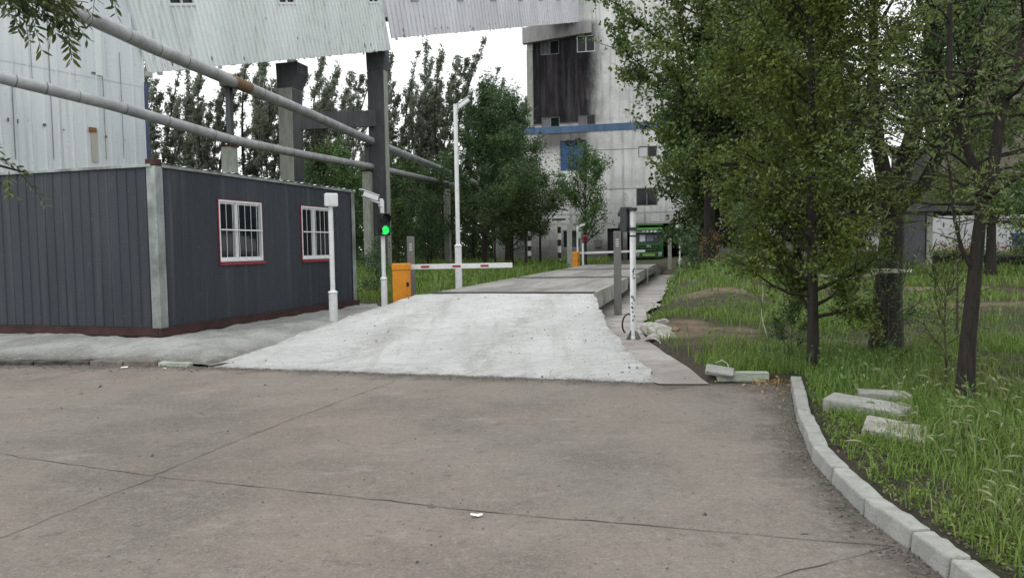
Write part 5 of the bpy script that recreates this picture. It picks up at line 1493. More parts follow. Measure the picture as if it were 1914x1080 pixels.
def tubes_np(tubes, n=6):
    """tubes: list of (pts (k,3), radii (k,)) -> one mesh"""
    Vs = []; Fs = []; off = 0
    for pts, rr in tubes:
        k = len(pts); d = np.gradient(pts, axis=0); d /= np.linalg.norm(d, axis=1, keepdims=True) + 1e-9
        ref = np.array([1., 0, 0]) if abs(d[0][0]) < .8 else np.array([0, 1., 0])
        u = np.cross(d, ref); u /= np.linalg.norm(u, axis=1, keepdims=True) + 1e-9; w_ = np.cross(d, u)
        a = np.arange(n) / n * 2 * np.pi
        ring = pts[:, None] + (u[:, None] * np.cos(a)[None, :, None] + w_[:, None] * np.sin(a)[None, :, None]) * np.asarray(rr)[:, None, None]
        Vs.append(ring.reshape(-1, 3))
        i = np.arange(k - 1)[:, None] * n + np.arange(n)[None]; j = np.arange(k - 1)[:, None] * n + (np.arange(n)[None] + 1) % n
        Fs.append(np.stack([i, j, j + n, i + n], -1).reshape(-1, 4) + off); off += k * n
    return np.concatenate(Vs), np.concatenate(Fs)
def bend(rng, p0, d, L, seg, up=0.0, wander=.15, wind=None):
    pts = [np.array(p0, float)]; d = np.array(d, float); d /= np.linalg.norm(d)
    for k in range(seg):
        d = d + rng.normal(0, wander, 3) + np.array([0, 0, up])
        if wind is not None: d = d + np.asarray(wind) * (k / seg)
        d /= np.linalg.norm(d); pts.append(pts[-1] + d * L / seg)
    return np.array(pts)
def gen_tree(seed, H, r0, clear, spread, nl, leaf_n, leaf, aspect, cl, lo=15, hi=65, up=.08, wind=None, prof='oval', sub=5, lean=(0, 0), stems=None, subl=.45, drop=0.0, axis=None, axis_w=0.0, bare=0.0, wander=.14, thick=.42, clump=.55, sprig=1):
    rng = np.random.default_rng(seed)
    tubes = []; tw = []
    if stems is None:
        n = 12; t = np.linspace(0, 1, n)[:, None]
        wob = np.cumsum(rng.normal(0, .012 * H / 3, (n, 2)), 0) * t
        tr = np.concatenate([t * np.array(lean)[None] * H + wob, t * H * .95], 1)
        tr[0] = (0, 0, -.15)
        stems = [(tr, r0, r0 * .12)]
    for pts, ra, rb in stems:
        pts = np.asarray(pts, float); k = len(pts); rr = np.linspace(ra, rb, k); rr[0] *= 1.25
        tubes.append((pts, rr))
    per = max(1, nl // len(stems))
    for pts, ra, rb in stems:
        pts = np.asarray(pts, float); zmin, zmax = pts[:, 2].min(), pts[:, 2].max()
        for i in range(per):
            t = clear + (1 - clear) * ((i + rng.random()) / per); t = min(t, .99)
            s = t * (len(pts) - 1); j = min(int(s), len(pts) - 2); p = pts[j] + (pts[j + 1] - pts[j]) * (s - j)
            h = (t - clear) / (1 - clear)
            pf = {'oval': math.sin(math.pi * (0.12 + .8 * h)) ** .7, 'cone': 1 - .8 * h, 'up': .55 + .45 * math.sin(math.pi * h), 'vase': .5 + .6 * h}[prof]
            L = spread * pf * rng.uniform(.7, 1.15); az = i * 2.399 + rng.normal(0, .4)
            el = math.radians(lo + (hi - lo) * h + rng.normal(0, 8))
            d = (math.cos(az) * math.cos(el), math.sin(az) * math.cos(el), math.sin(el))
            lp = bend(rng, p, d, L, 7, up, wander, wind); rl = (ra + (rb - ra) * t) * thick
            tubes.append((lp, np.linspace(rl, max(.004, rl * .15), len(lp))))
            tw.append(lp[3:])
            for q in range(sub):
                u = rng.uniform(.25, 1.0) * 7; a = min(int(u), 6); b = lp[a] + (lp[a + 1] - lp[a]) * (u - a)
                dd = (lp[a + 1] - lp[a]); dd = dd / np.linalg.norm(dd) + rng.normal(0, .55, 3)
                sp = bend(rng, b, dd, L * subl * rng.uniform(.5, 1.1), 4, up - drop, wander, wind)
                tubes.append((sp, np.linspace(max(.004, rl * .3), .003, len(sp)))); tw.append(sp)
        tw.append(pts[-2:])
    # leaves sprinkled along twigs
    total = leaf_n; leaf_n = leaf_n // sprig
    segs = np.concatenate([np.stack([t[:-1], t[1:]], 1) for t in tw]); ln = np.linalg.norm(segs[:, 1] - segs[:, 0], axis=1)
    wt_ = np.concatenate([np.full(len(t) - 1, rng.gamma(1 / clump, clump) + .03) for t in tw]) * ln
    pick = rng.choice(len(segs), leaf_n, p=wt_ / wt_.sum()); f = rng.random(leaf_n)[:, None]
    P = segs[pick, 0] * (1 - f) + segs[pick, 1] * f + rng.normal(0, cl, (leaf_n, 3))
    if sprig > 1:
        d = rng.normal(size=(leaf_n, 3)); d[:, 2] = d[:, 2] * .6 - .15; d /= np.linalg.norm(d, axis=1, keepdims=True)
        st_ = np.arange(sprig)[None, :, None] * leaf * .62
        P = (P[:, None] + d[:, None] * st_ + rng.normal(0, leaf * .22, (leaf_n, sprig, 3)) - np.array([0, 0, 1.]) * (np.arange(sprig)[None, :, None] ** 2) * leaf * .035).reshape(-1, 3)
        axis = np.repeat(d, sprig, 0) + rng.normal(0, .7, (leaf_n * sprig, 3)); axis /= np.linalg.norm(axis, axis=1, keepdims=True); axis_w = .6
        k = P[:, 2] > .25; P = P[k]; axis = axis[k]
    P = P[P[:, 2] > .25]
    V_, F_ = leaf_quads(P, rng, leaf, aspect, axis, axis_w)
    return tubes_np(tubes, 7), (V_, F_)
def plant(name, label, cat, loc, data, bark, leafm, rz=0.0, group=None, scale=1.0):
    r = thing(name, label, cat, loc, rz, group)
    r.scale = (scale,) * 3
    link_mesh('trunk' if 'tree' in name else 'stem', np_mesh('trunk', *data[0], True), r, [bark])
    link_mesh('crown' if 'tree' in name else 'foliage', np_mesh('crown', *data[1]), r, [leafm])
    return r
def top_of(data): return float(np.percentile(data[1][0][:, 2], 99.7))
def on_ground(px, dist, dz=0.0):
    p = D(px, 480, dist); return V(p.x, p.y, gz1(p.x, p.y) + dz)

# the windblown poplars behind the cabin: ascending branches, tips swept one way
def poplar(seed, H, n):
    rng = np.random.default_rng(seed); st = []
    for k in range(8):
        z0 = 0 if k == 0 else rng.uniform(.05, .42) * H; az = rng.uniform(0, 6.28); out = 0 if k == 0 else rng.uniform(.10, .24)
        L = (H if k == 0 else (H * rng.uniform(.72, .98) - z0)); p = np.array([0, 0, z0 - .2]); d = np.array([math.cos(az) * out * 1.5, math.sin(az) * out, 1.0]); pts = [p]
        for q in range(9):
            d2 = d + np.array([.01 + .03 * (q / 8) ** 2 * 3, 0, 0]) + rng.normal(0, .03, 3); d2[2] = 1.0; d = d2 * np.array([.96, .96, 1]); pts.append(pts[-1] + d / np.linalg.norm(d) * L / 9)
        st.append((np.array(pts), .2 if k == 0 else .07, .015))
    return gen_tree(seed, H, .2, .12, 1.25, 8 * 20, n, .18, .6, .11, 50, 74, .11, (.17, 0, .05), 'up', 3, stems=st, subl=.5, axis=(.6, 0, .7), axis_w=.35, wander=.12, thick=.22, clump=.8)
pop_mesh = [poplar(100 + k, 18, 19000) for k in range(4)]
pops = [(296, 66, 92), (352, 88, 150), (396, 70, 118), (465, 74, 70), (505, 68, 88), (590, 72, 100), (632, 92, 110), (668, 88, 190), (738, 78, 100), (792, 86, 110), (828, 84, 80), (768, 100, 170), (885, 88, 128), (925, 96, 150), (962, 94, 165), (655, 78, 240)]
pl = ['poplar at the blue corner strip of the white shed', 'sparse poplar in the gap beside the white shed', 'broad poplar just before the first pipe post', 'dark poplar behind the rusty pipe sleeve', 'leafy poplar touching the flared column', 'poplar swept away from the flared column', 'slender poplar over the dark tie beam', 'low poplar over the tie beam beside the dark column', 'poplar just past the dark sooty column', 'tall poplar between the sooty column and the camera pole', 'tallest poplar standing behind the tall white camera pole', 'sparse far poplar seen between two taller ones', 'poplar above the feathery dark tree', 'far poplar over the feathery tree crown', 'last poplar beside the sooty tower corner', 'short poplar under the dark tie beam']
proto = []
for k in range(4):
    proto.append(None)
for i, (px, dist, ytop) in enumerate(pops):
    p = on_ground(px, dist); H = D(px, ytop, dist).z - p.z; k = i % 4; s = H / top_of(pop_mesh[k]); lab = 'windswept ' + pl[i] if not pl[i].startswith(('tall', 'sparse', 'far', 'short', 'last', 'low')) else pl[i] + ', windswept'
    if proto[k] is None:
        proto[k] = plant('poplar_tree', lab, 'tree', p, pop_mesh[k], M['bark'], M['leaf_poplar'], 0, 'poplars behind the cabin'); proto[k].scale = (s, s, s)
    else: copy_thing(proto[k], p, random.Random(i).uniform(-.5, .5), (s * random.Random(i).uniform(.8, 1.15), s, s), lab)

def distant_wood():
    rng = np.random.default_rng(88); n = 42000
    x = np.concatenate([rng.uniform(-80, 6, 30000), rng.uniform(22, 75, 12000)]); y = rng.uniform(84, 100, n)
    hmax = 5.5 + 3.5 * fbm(x * .11, y * .05); z = .3 + hmax * rng.random(n) ** 1.2 - .2
    v, f = leaf_quads(np.stack([x, y, z], -1), rng, .6, .6)
    tag(link_mesh('distant_wood', np_mesh('distant_wood', v, f), None, [M['leaf_dark']]), 'dark belt of woodland closing the view behind the site', 'wood', kind='stuff')
distant_wood()
# dense bushy trees in the middle distance
mid = [gen_tree(200 + k, 7, .13, .1, 2.6, 34, 9000, .17, .5, .22, 20, 70, .05, (.06, 0, 0), 'oval', 6) for k in range(3)]
mids = [('leaf_dark', 600, 52, 275), ('leaf_fresh', 640, 58, 262), ('leaf_willow', 740, 52, 300), ('leaf_dark', 772, 60, 275), ('leaf_willow', 806, 54, 305), ('leaf_dark', 845, 60, 300), ('leaf_dark', 700, 62, 290), ('leaf_dark', 955, 62, 270), ('leaf_dark', 745, 47, 365), ('leaf_willow', 800, 49, 355), ('leaf_dark', 560, 56, 290), ('leaf_dark', 885, 64, 330)]
ml = ['dark bushy tree over the far half of the cabin roof', 'pale green bushy tree above the cabin roof by the dark column', 'bushy tree between the sooty column and the slim pipe post', 'tall dark tree behind the slim pipe post', 'feathery bush tree in front of the slim pipe post', 'dark tree behind the tall camera pole', 'dark tree filling the gap by the pipe post at the cabin end', 'dark tree behind the thin trunks by the tower', 'low dark tree above the orange barrier cabinet', 'low bushy tree above the middle of the barrier boom', 'dark tree behind the flared column foot', 'dark tree above the red and white boom']
done = {}
for i, (lm, px, dist, ytop) in enumerate(mids):
    p = on_ground(px, dist); k = i % 3; s = (D(px, ytop, dist).z - p.z) / top_of(mid[k])
    if (lm, k) not in done: done[(lm, k)] = plant('bushy_tree', ml[i], 'tree', p, mid[k], M['bark'], M[lm], i, 'bushy trees between the pipes and the tower', s)
    else: copy_thing(done[(lm, k)], p, i * 1.3, s, ml[i])

# feathery tall tree beside the camera pole, swept to one side
wt = gen_tree(301, 9, .17, .22, 3.2, 48, 26000, .17, .32, .16, 30, 78, .06, (.12, 0, .02), 'oval', 6, (.03, 0), axis=(.6, 0, .6), axis_w=.35)
for px, dist, ytop, lab, rz in ((905, 50, 148, 'tall feathery windswept tree just past the tall camera pole', 0.0), (948, 54, 165, 'second feathery windswept tree overlapping the sooty tower corner', .6)):
    p = on_ground(px, dist)
    s = (D(px, ytop, dist).z - p.z) / top_of(wt)
    if px == 905: wtree = plant('feathery_tree', lab, 'tree', p, wt, M['bark'], M['leaf_willow'], rz, 'feathery trees by the camera pole', s)
    else: copy_thing(wtree, p, rz, (s * .9, s * .9, s), lab)
# trees with bare lower trunks before the tower wall
st = gen_tree(311, 5, .09, .38, 2.0, 30, 9500, .12, .45, .15, 15, 65, .05, (.06, 0, 0), 'oval', 6)
stp = None
for i, (px, dist, ytop, lab) in enumerate(((958, 46, 330, 'small tree with two bare trunks past the boom tip'), (983, 44, 300, 'small round tree beside the banded post'), (1010, 47, 318, 'small tree overlapping the tower wall foot'), (925, 45, 345, 'small dark tree behind the boom tip'))):
    p = on_ground(px, dist); s = (D(px, ytop, dist).z - p.z) / top_of(st)
    if stp is None: stp = plant('small_tree', lab, 'tree', p, st, M['bark'], M['leaf_dark'], 0, 'small trees before the tower wall', s)
    else: copy_thing(stp, p, i * 2.0, s, lab)
# light green vase-shaped tree in front of the blue door
ft = gen_tree(321, 5, .10, .24, 2.7, 26, 9000, .11, .5, .13, 38, 74, .02, None, 'oval', 6, thick=.6)
p = on_ground(1094, 43.5); s = (D(1100, 268, 43.5).z - p.z) / top_of(ft)
plant('small_tree', 'fresh green vase-shaped tree in front of the blue door', 'tree', p, ft, M['bark'], M['leaf_fresh'], 0.4, None, s)

# broad-leaved poplars by the weighbridge
at_ = gen_tree(331, 14, .22, .16, 3.9, 60, 50000, .11, .75, .1, 5, 72, .04, None, 'oval', 8, sprig=4)
atp = None
for i, (px, dist, k, lab) in enumerate(((1326, 31, 1.0, 'tall broad-leaved poplar whose boughs overhang the truck tunnel'), (1405, 27, .95, 'tall broad-leaved poplar behind the elm crown'), (1462, 34, .9, 'deep green poplar hidden behind the elm crown'), (1852, 27, .8, 'soft green poplar before the stained plant wall'))):
    p = on_ground(px, dist)
    if atp is None:
        atp = plant('broadleaf_tree', lab, 'tree', p, at_, M['bark'], M['leaf_aspen'], 0, 'broad-leaved trees by the weighbridge'); atp.scale = (1.22, 1.22, 1.3)
    else: copy_thing(atp, p, i * 1.9, k, lab)
# shaded trees farther back
dk = gen_tree(341, 8, .2, .12, 3.0, 40, 16000, .17, .6, .2, 10, 70, .04, None, 'oval', 6)
dkp = None
for i, (px, dist, ytop, lab) in enumerate(((1335, 33, 60, 'shaded thick-trunked tree at the edge of the field'), (1420, 38, 120, 'shaded tree far behind the elm trunk'), (1490, 42, 100, 'shaded tree deep behind the elm crown'), (1560, 40, 160, 'shaded tree between elm and thick trunk'), (1312, 50, 150, 'dark tree beside the tunnel mouth'), (1610, 48, 330, 'low tree before the white yard wall'))):
    p = on_ground(px, dist); s = (D(px, ytop, dist).z - p.z) / top_of(dk)
    if dkp is None: dkp = plant('shade_tree', lab, 'tree', p, dk, M['bark'], M['leaf_dark'], 0, 'shaded trees across the field', s)
    else: copy_thing(dkp, p, i * 1.7, s, lab)

# the slim elm in the near field
p = G(1520, 682, .12); p = V(p.x, p.y, gz1(p.x, p.y))
el = gen_tree(351, 6.3, .066, .09, 1.3, 80, 78000, .044, .5, .05, 22, 68, .05, (-.07, 0, 0), 'oval', 8, (-.004, 0), wander=.12, subl=.5, sprig=5)
plant('elm_tree', 'slim dense elm with taped trunk at the corner of the road', 'tree', p, el, M['bark'], M['leaf_elm'], .3)
# thick forked trunk behind it
p = D(1655, 676, 9.3); p = V(p.x, p.y, gz1(p.x, p.y))
def stem(*q): return np.array(q, float)
tk = gen_tree(361, 7, .2, .52, 1.5, 60, 30000, .05, .42, .08, 10, 60, .03, None, 'oval', 6, sprig=6,
    stems=[(stem((0, 0, -.2), (.02, 0, .8), (.06, 0, 1.4), (.1, .05, 1.9), (.3, .1, 2.5), (.55, .2, 3.3), (.7, .3, 4.3), (.8, .3, 5.4)), .185, .05),
           (stem((.09, 0, 1.75), (-.02, 0, 2.1), (-.1, .05, 2.6), (-.15, .1, 3.4), (-.1, .2, 4.4), (-.2, .2, 5.4)), .12, .03),
           (stem((.14, .02, 1.85), (.42, -.05, 2.1), (.62, -.05, 2.5), (.95, -.1, 3.2), (1.1, -.1, 4.2)), .1, .03)])
plant('old_tree', 'old tree with a thick dark forked trunk', 'tree', p, tk, M['bark'], M['leaf_dark'])
# leaning locust at the field edge
p = G(1803, 742, .12); p = V(p.x, p.y, gz1(p.x, p.y))
lt = gen_tree(371, 5, .1, .45, 1.25, 40, 9000, .045, .34, .06, 0, 50, -.01, None, 'oval', 6, sprig=7,
    stems=[(stem((0, 0, -.1), (.02, 0, .5), (.06, 0, 1.0), (.1, 0, 1.5), (.14, 0, 1.85), (.02, .05, 2.2), (-.12, .1, 2.7), (-.1, .15, 3.5)), .075, .02),
           (stem((.13, 0, 1.8), (.22, 0, 2.1), (.3, .05, 2.5), (.5, .1, 3.1), (.6, .1, 3.9)), .06, .02),
           (stem((.06, 0, 1.15), (-.06, -.02, 1.35), (-.13, -.03, 1.6), (-.16, 0, 2.0), (-.25, 0, 2.4)), .022, .008)])
plant('locust_tree', 'thin leaning locust with sparse feathery leaves at the field edge', 'tree', p, lt, M['bark'], M['leaf_locust'], 0)
# young locust sprays and shrubs
def shrub(label, px, py, z, H, sp, n, leaf, lm, seed, name='shrub', lo=30, hi=75, cat='shrub', nl=16, asp=.4, dist=None, clear=.05):
    p = G(px, py, z) if dist is None else D(px, py, dist); p = V(p.x, p.y, gz1(p.x, p.y))
    d = gen_tree(seed, H, (.012 if clear < .3 else .007) * H, clear, sp, nl, n, leaf, asp, leaf * 1.3, lo, hi, .0, None, 'vase', 5, thick=.6)
    return plant(name, label, cat, p, d, M['twig'], M[lm], seed)
shrub('grey green shrub wrapped round the foot of the thick trunk', 1660, 640, .12, .8, .8, 1300, .035, 'leaf_willow', 401, dist=8.6)
shrub('leafy sapling with bare slanting stems before the leaning locust', 1768, 722, .12, 1.1, .62, 500, .05, 'leaf_locust', 402, dist=7.1)
shrub('bright locust sapling with pinnate sprays beside the thick trunk', 1790, 560, .15, 2.9, .75, 3200, .06, 'leaf_locust', 403, lo=5, hi=50, dist=11.0, clear=.68)
shrub('low weedy bush at the foot of the elm', 1480, 660, .12, .55, .4, 2200, .035, 'leaf_dark', 404, dist=9.0)
shrub('weedy bush on the bank beside the weighbridge', 1292, 505, .3, .9, .8, 2600, .07, 'leaf_willow', 405, dist=27)
shrub('leafy bush at the edge of the shaded trees', 1385, 520, .2, 1.6, 1.1, 3600, .07, 'leaf_dark', 406, dist=24)
shrub('rust-tinged bush at the foot of the shaded tree', 1330, 520, .2, .8, .8, 1800, .07, 'dry_leaf', 407, dist=31)
shrub('tall weed clump behind the traffic light pole', 706, 545, .2, 1.2, .7, 2600, .06, 'leaf_willow', 408, dist=20)
shrub('sprawling bush behind the leaning locust', 1925, 430, .2, 2.6, 1.0, 3500, .08, 'leaf_dark', 410, dist=16, clear=.3)

# branches hanging in from a tree standing beside the camera place
def near_branches():
    base = V(-5.6, 4.2, gz1(-5.6, 4.2)); base.z = 0.0
    r = thing('overhanging_tree', 'tree reaching in with hanging sprays of narrow pinnate leaves', 'tree', base)
    rng = np.random.default_rng(9); tubes = []; LV = []; LA = []
    b0 = np.array(base)
    trunk = np.array([(0, 0, -.1), (.02, 0, 1.2), (.1, .05, 2.4), (.25, .1, 3.4), (.4, .1, 4.6)])
    tubes.append((trunk, np.linspace(.14, .06, 5)))
    def leaf_spray(p0, p1, n=7, ll=.075):
        p0 = np.array(p0); p1 = np.array(p1); t = np.linspace(0, 1, n + 2)[:, None]
        c = p0 * (1 - t) + p1 * t; c[:, 2] -= (.06 * t * t)[:, 0]
        tubes.append((c, np.linspace(.0025, .0012, len(c))))
        d = (p1 - p0); d /= np.linalg.norm(d); s = np.cross(d, (0, 0, 1)); s /= np.linalg.norm(s) + 1e-6; s = s + rng.normal(0, .3, 3)
        for k in range(1, n + 2):
            for sg in (-1, 1):
                if rng.random() < .1: continue
                a = d * .55 + s * sg * .8 + np.array([0, 0, -.35]) + rng.normal(0, .18, 3); a /= np.linalg.norm(a)
                l = ll * rng.uniform(.7, 1.15) ; LV.append(c[k] + a * l * .5); LA.append((a, l))
    def cluster(px, py, dist, n, sp, ll=.075):
        c = np.array(D(px, py, dist)) - b0
        # bough from the trunk
        s = trunk[3] + (trunk[4] - trunk[3]) * rng.random() if py < 120 else trunk[2]
        t = np.linspace(0, 1, 9)[:, None]; bp = s * (1 - t) + c * t; bp[:, 2] += (np.sin(t * math.pi) * .12)[:, 0]; bp += rng.normal(0, .015, bp.shape) * np.sin(t * math.pi)
        tubes.append((bp, np.linspace(.03, .006, 9)))
        for k in range(n):
            u = rng.uniform(.72, 1.02); p = s * (1 - u) + c * u + rng.normal(0, sp * .35, 3); p[2] += .0
            d = np.array([rng.uniform(-.3, 1), rng.uniform(-.7, .7), rng.uniform(-1.0, .1)]); d /= np.linalg.norm(d)
            leaf_spray(p, p + d * rng.uniform(.14, .26), rng.integers(5, 9), ll)
    cluster(122, 0, 4.6, 34, .2); cluster(60, -12, 4.5, 22, .2); cluster(200, -40, 4.7, 12, .2); cluster(148, 14, 4.7, 14, .14); cluster(15, -30, 4.4, 16, .2)
    cluster(12, 300, 4.4, 10, .12, .06); cluster(-20, 255, 4.3, 6, .1, .06); cluster(45, 322, 4.4, 9, .1, .06); cluster(-30, 330, 4.3, 8, .1, .06)
    P = np.array(LV); A = np.array([a for a, l in LA]); S = np.array([l for a, l in LA])
    n = len(P); b = rng.normal(size=(n, 3)); b -= A * (A * b).sum(1, keepdims=True); b /= np.linalg.norm(b, axis=1, keepdims=True); c = np.cross(A, b)
    s = S[:, None]; w_ = s * .13
    # narrow pointed leaflet: two folded halves, six points
    q = [P - A * s * .5, P - A * s * .12 + b * w_ + c * s * .04, P + A * s * .18 + b * w_ * .85 + c * s * .03, P + A * s * .5 - c * s * .04, P + A * s * .18 - b * w_ * .85 + c * s * .03, P - A * s * .12 - b * w_ + c * s * .04]
    Vv = np.stack(q, 1).reshape(-1, 3); i = np.arange(n)[:, None] * 6
    F = np.concatenate([i + np.array([[0, 1, 2, 3]]), i + np.array([[0, 3, 4, 5]])])
    link_mesh('trunk', np_mesh('trunk', *tubes_np(tubes, 6), True), r, [M['bark']])
    link_mesh('crown', np_mesh('crown', Vv, F), r, [M['leaf_near']])
near_branches()

# ------------------------------------------------------------------ grass
def blades(P, rng, h, wd, lean=.5):
    n = len(P); az = rng.uniform(0, 2 * np.pi, n); d = np.stack([np.cos(az), np.sin(az), np.zeros(n)], -1); s = np.stack([-d[:, 1], d[:, 0], np.zeros(n)], -1)
    h = h[:, None]; w_ = (wd * (1 + .3 * rng.uniform(-1, 1, n)))[:, None]; k = (lean * rng.uniform(.2, 1.4, n))[:, None]
    up = np.array([[0, 0, 1.]])
    m = P + up * h * .55 + d * h * k * .22; t = P + up * h * (1 - .28 * k) + d * h * k * .75
    Vv = np.stack([P - s * w_ * .5, P + s * w_ * .5, m + s * w_ * .4, m - s * w_ * .4, t + s * w_ * .06, t - s * w_ * .06], 1).reshape(-1, 3)
    i = np.arange(n)[:, None] * 6
    return Vv, np.concatenate([i + np.array([[0, 1, 2, 3]]), i + np.array([[3, 2, 4, 5]])])
keep_out = []
def scatter(rng, x0, x1, y0, y1, dens):
    n = int((x1 - x0) * (y1 - y0) * dens); x = rng.uniform(x0, x1, n); y = rng.uniform(y0, y1, n)
    return x, y
def grass_mask(x, y):
    d = poly_dist(x, y, road_poly); ins = in_poly(x, y, road_poly)
    lat, lon = wb_local(x, y)
    ok = ~ins
    right = lat > 0
    # bare verge behind the kerb, thinning clumps, soil patches
    nz = fbm(x * .55 + 9, y * .55 + 3); nf = fbm(x * 2.2, y * 2.2)
    verge = .16 + .55 * sstep(8.5, 3.0, y) * sstep(.66, .4, nf)
    ok &= np.where(right, d > verge * (.5 + nf), True)
    soil1 = np.hypot((x - 3.3) / .9, (y - 12.2) / 1.6) < 1 + (nf - .45)
    c1 = G(1275, 618, .1); c2 = G(1345, 568, .1); c3 = G(1830, 571, .1)
    for c, rx, ry in ((c1, .75, 1.25), (c2, 1.1, .7), (c3, 3.8, .6), (G(1700, 545, .1), 1.6, .4)):
        ok &= ~(np.hypot((x - c.x) / rx, (y - c.y) / ry) < .8 + (nf - .45) * 1.6)
    ok &= ~((np.abs(lat) < WBW / 2 + .95 + (nf - .5) * 1.2) & (lon > -1) & (lon < WBLEN + 9))
    ok &= ~((np.abs(lat - .5) < 4.2) & (lon > WBLEN + 4))
    # the slab strip beside the ramp
    sp = LOWER[-1]
    ok &= ~in_poly(x, y, sp)
    # cabin and apron side: nothing in front of the cabin or under it
    cx = (x - CAB0.x) * CX.x + (y - CAB0.y) * CX.y; cy = (x - CAB0.x) * CY.x + (y - CAB0.y) * CY.y
    ok &= ~((cx < CAB_L + .6) & (lat < 0))
    ok &= ~((cx < CAB_L + 1.0) & (cy < .2) & (cy > -2.2) & (lat < 0))
    thin = np.where(right, sstep(.40, .56, nz) * .92 * sstep(6, 9.5, y) + (1 - sstep(6, 9.5, y)) * sstep(.28, .5, nz) + .08, .8)
    return ok & (np.random.default_rng(1).random(x.shape) < thin)
def grass():
    rng = np.random.default_rng(77); VV = []; FF = []; off = 0
    bands = [(2.2, 9.5, 2.2, 9.3, 1800, .105, .006, 1.1), (1.5, 15, 9.3, 15, 480, .15, .010, .9), (1.5, 24, 15, 26, 150, .18, .018, .8), (4, 42, 26, 52, 34, .26, .045, .7),
             (-12, 4, 17.4, 26, 150, .2, .018, .8), (-14, 8, 26, 46, 34, .34, .045, .6), (-14, 12, 46, 66, 14, .4, .08, .6)]
    for x0, x1, y0, y1, dn, h, wd, ln in bands:
        x, y = scatter(rng, x0, x1, y0, y1, dn); ok = grass_mask(x, y)
        # only what the view cone can plausibly hold
        ok &= (x < .72 * y + 2.0) & (x > -.6 * y - 1)
        x, y = x[ok], y[ok]; P = np.stack([x, y, gz(x, y)], -1)
        hh = h * (.45 + 1.15 * fbm(x * .8 + 20, y * .8)) * rng.uniform(.55, 1.5, len(x))
        v, f = blades(P, rng, hh, wd, ln); VV.append(v); FF.append(f + off); off += len(v)
    o = link_mesh('grass', np_mesh('grass', np.concatenate(VV), np.concatenate(FF)), None, [M['grass']])
    tag(o, 'green grass covering the open field and the verges', 'grass', kind='stuff')
    # coarser weeds
    VV = []; FF = []; off = 0
    for x0, x1, y0, y1, dn, h, wd, ln in ((2.6, 9.5, 2.2, 9.5, 90, .33, .009, .8), (1.5, 15, 9.5, 16, 34, .38, .014, .7), (3, 30, 16, 40, 9, .5, .03, .6), (-12, 4, 18, 40, 8, .6, .03, .5)):
        x, y = scatter(rng, x0, x1, y0, y1, dn); ok = grass_mask(x, y) & (fbm(x * .6 + 3, y * .6 + 8) > .45) & (x < .72 * y + 2.0)
        x, y = x[ok], y[ok]; P = np.stack([x, y, gz(x, y)], -1)
        v, f = blades(P, rng, h * rng.uniform(.4, 1.3, len(x)), wd, ln); VV.append(v); FF.append(f + off); off += len(v)
        # leaf tufts on stalks
        k = rng.integers(0, len(x), len(x) * 2); Q = P[k] + np.stack([rng.normal(0, .05, len(k)), rng.normal(0, .05, len(k)), rng.uniform(.05, h, len(k))], -1)
        v, f = leaf_quads(Q, rng, wd * 4.2, .5)
        VV.append(v); FF.append(f + off); off += len(v)
    o = link_mesh('weeds', np_mesh('weeds', np.concatenate(VV), np.concatenate(FF)), None, [M['grass_dry']])
    tag(o, 'taller mixed weeds standing among the field grass', 'weeds', kind='stuff')
    # foxtails: bent stalks with bristly heads
    VV = []; FF = []; off = 0; tb = []; n = 0; hv = []
    while n < 100:
        px = rng.uniform(1520, 1990); py = rng.uniform(705, 900) if rng.random() < .8 else rng.uniform(900, 1000)
        q = G(px, py, .12); x, y = q.x, q.y
        if not grass_mask(np.array([x]), np.array([y]))[0] or rng.random() > sstep(1500, 1800, px) * .9 + .12: continue
        z = gz1(x, y); a = rng.uniform(0, 6.28); H = rng.uniform(.16, .32)
        t = np.linspace(0, 1, 6); cu = rng.uniform(.05, .14)
        st_ = np.stack([x + math.cos(a) * cu * t ** 2, y + math.sin(a) * cu * t ** 2, z + H * t - .04 * t ** 3], -1)
        tb.append((st_, np.linspace(.0016, .001, 6)))
        d = st_[-1] - st_[-2]; d /= np.linalg.norm(d); L = rng.uniform(.045, .075)
        tt = np.linspace(0, 1, 6); hd = st_[-1] + d * L * tt[:, None] + np.array([math.cos(a), math.sin(a), -.9]) * (tt[:, None] ** 2) * L * .45
        tb.append((hd, np.array([.003, .0065, .0075, .007, .005, .0015]))); n += 1
        m = 22; k = rng.integers(0, 6, m); hv.append(hd[k] + rng.normal(0, .005, (m, 3)))
    v, f = tubes_np(tb, 6); VV.append(v); FF.append(f); off = len(v)
    v, f = leaf_quads(np.concatenate(hv), rng, .024, .1); VV.append(v); FF.append(f + off)
    o = link_mesh('foxtail_grass', np_mesh('foxtail_grass', np.concatenate(VV), np.concatenate(FF)), None, [M['foxtail']])
    tag(o, 'pale nodding foxtail seed heads in the near field', 'grass', kind='stuff')
    kl = [Vector((a, b, 0)) for a, b in kerb_line]; Q = []; B = []
    for _ in range(2600):
        i = rng.integers(0, len(kl) - 2); p = kl[i].lerp(kl[i + 1], rng.random()); d = abs(rng.normal(0, .45)) + .2; x, y = p.x + d * .9, p.y + d * .35
        (Q if rng.random() < .55 else B).append((x, y, gz1(x, y) + .008))
    Q = np.array(Q); v, f = leaf_quads(Q, rng, .022, .55, flat=.4)
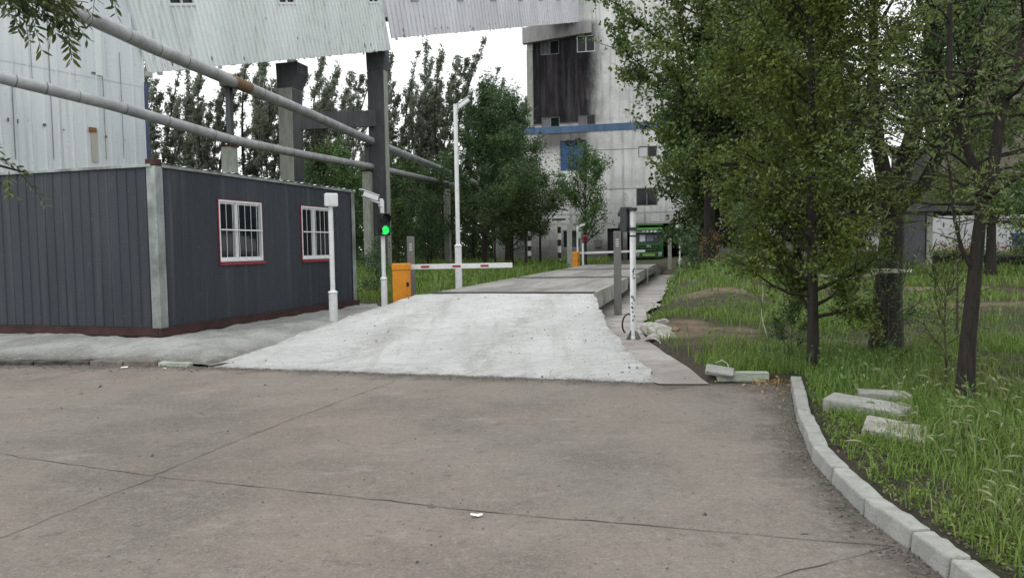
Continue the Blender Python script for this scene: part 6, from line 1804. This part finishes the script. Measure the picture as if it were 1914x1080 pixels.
    o = link_mesh('ground_litter', np_mesh('ground_litter', v, f), None, [make_leaf('verge_litter', (0.06, 0.05, 0.04), (0.24, 0.2, 0.14), (0.1, 0.085, 0.06), 0.1, 4)]); tag(o, 'dead leaf bits and crumbs on the bare soil behind the kerb', 'litter', kind='stuff')
    B = np.array(B); v, f = blades(B, rng, rng.uniform(.03, .13, len(B)), .006, 1.2); v2, f2 = leaf_quads(np.repeat(B, 3, 0) + np.abs(rng.normal(0, .025, (len(B) * 3, 3))), rng, .022, .5)
    o = link_mesh('low_weeds', np_mesh('low_weeds', np.concatenate([v, v2]), np.concatenate([f, f2 + len(v)])), None, [M['grass']]); tag(o, 'small weeds sprouting on the bare soil behind the kerb', 'weeds', kind='stuff')
    # dry leaves in the kerb corner and along the kerb
    n = 420; c = G(1447, 716, .02); x = np.concatenate([c.x + rng.normal(0, .16, 260), c.x + rng.normal(.1, .5, 160)]); y = np.concatenate([c.y + rng.normal(0, .17, 260), c.y + rng.normal(-.3, .6, 160)])
    P = np.stack([x, y, np.full(n, .018) + rng.uniform(0, .03, n)], -1); v, f = leaf_quads(P, rng, .034, .5, flat=.6)
    v[:, 2] = np.maximum(v[:, 2], .004)
    o = link_mesh('fallen_leaves', np_mesh('fallen_leaves', v, f), None, [M['dry_leaf']]); tag(o, 'brown fallen leaves drifted into the corner of the kerb', 'leaves', kind='stuff')
    # flower bed before the yard wall
    x = rng.uniform(17, 40, 9000); y = rng.uniform(43, 46.5, 9000); P = np.stack([x, y, gz(x, y) + np.abs(rng.normal(0, .35, 9000)) * (1 + .4 * np.sin(x))], -1); v, f = leaf_quads(P, rng, .11, .5)
    o = link_mesh('flower_bed', np_mesh('flower_bed', v, f), None, [M['hedge']]); tag(o, 'yellow green flower bed growing along the white yard wall', 'plants', kind='stuff')
    x = rng.uniform(17, 30, 500); y = rng.uniform(42.8, 44, 500); P = np.stack([x, y, gz(x, y) + .45 + rng.uniform(0, .35, 500)], -1); v, f = leaf_quads(P, rng, .1, .8)
    o = link_mesh('flowers', np_mesh('flowers', v, f), None, [M['flower']]); tag(o, 'small red flowers dotted over the flower bed', 'flowers', kind='stuff')
grass()
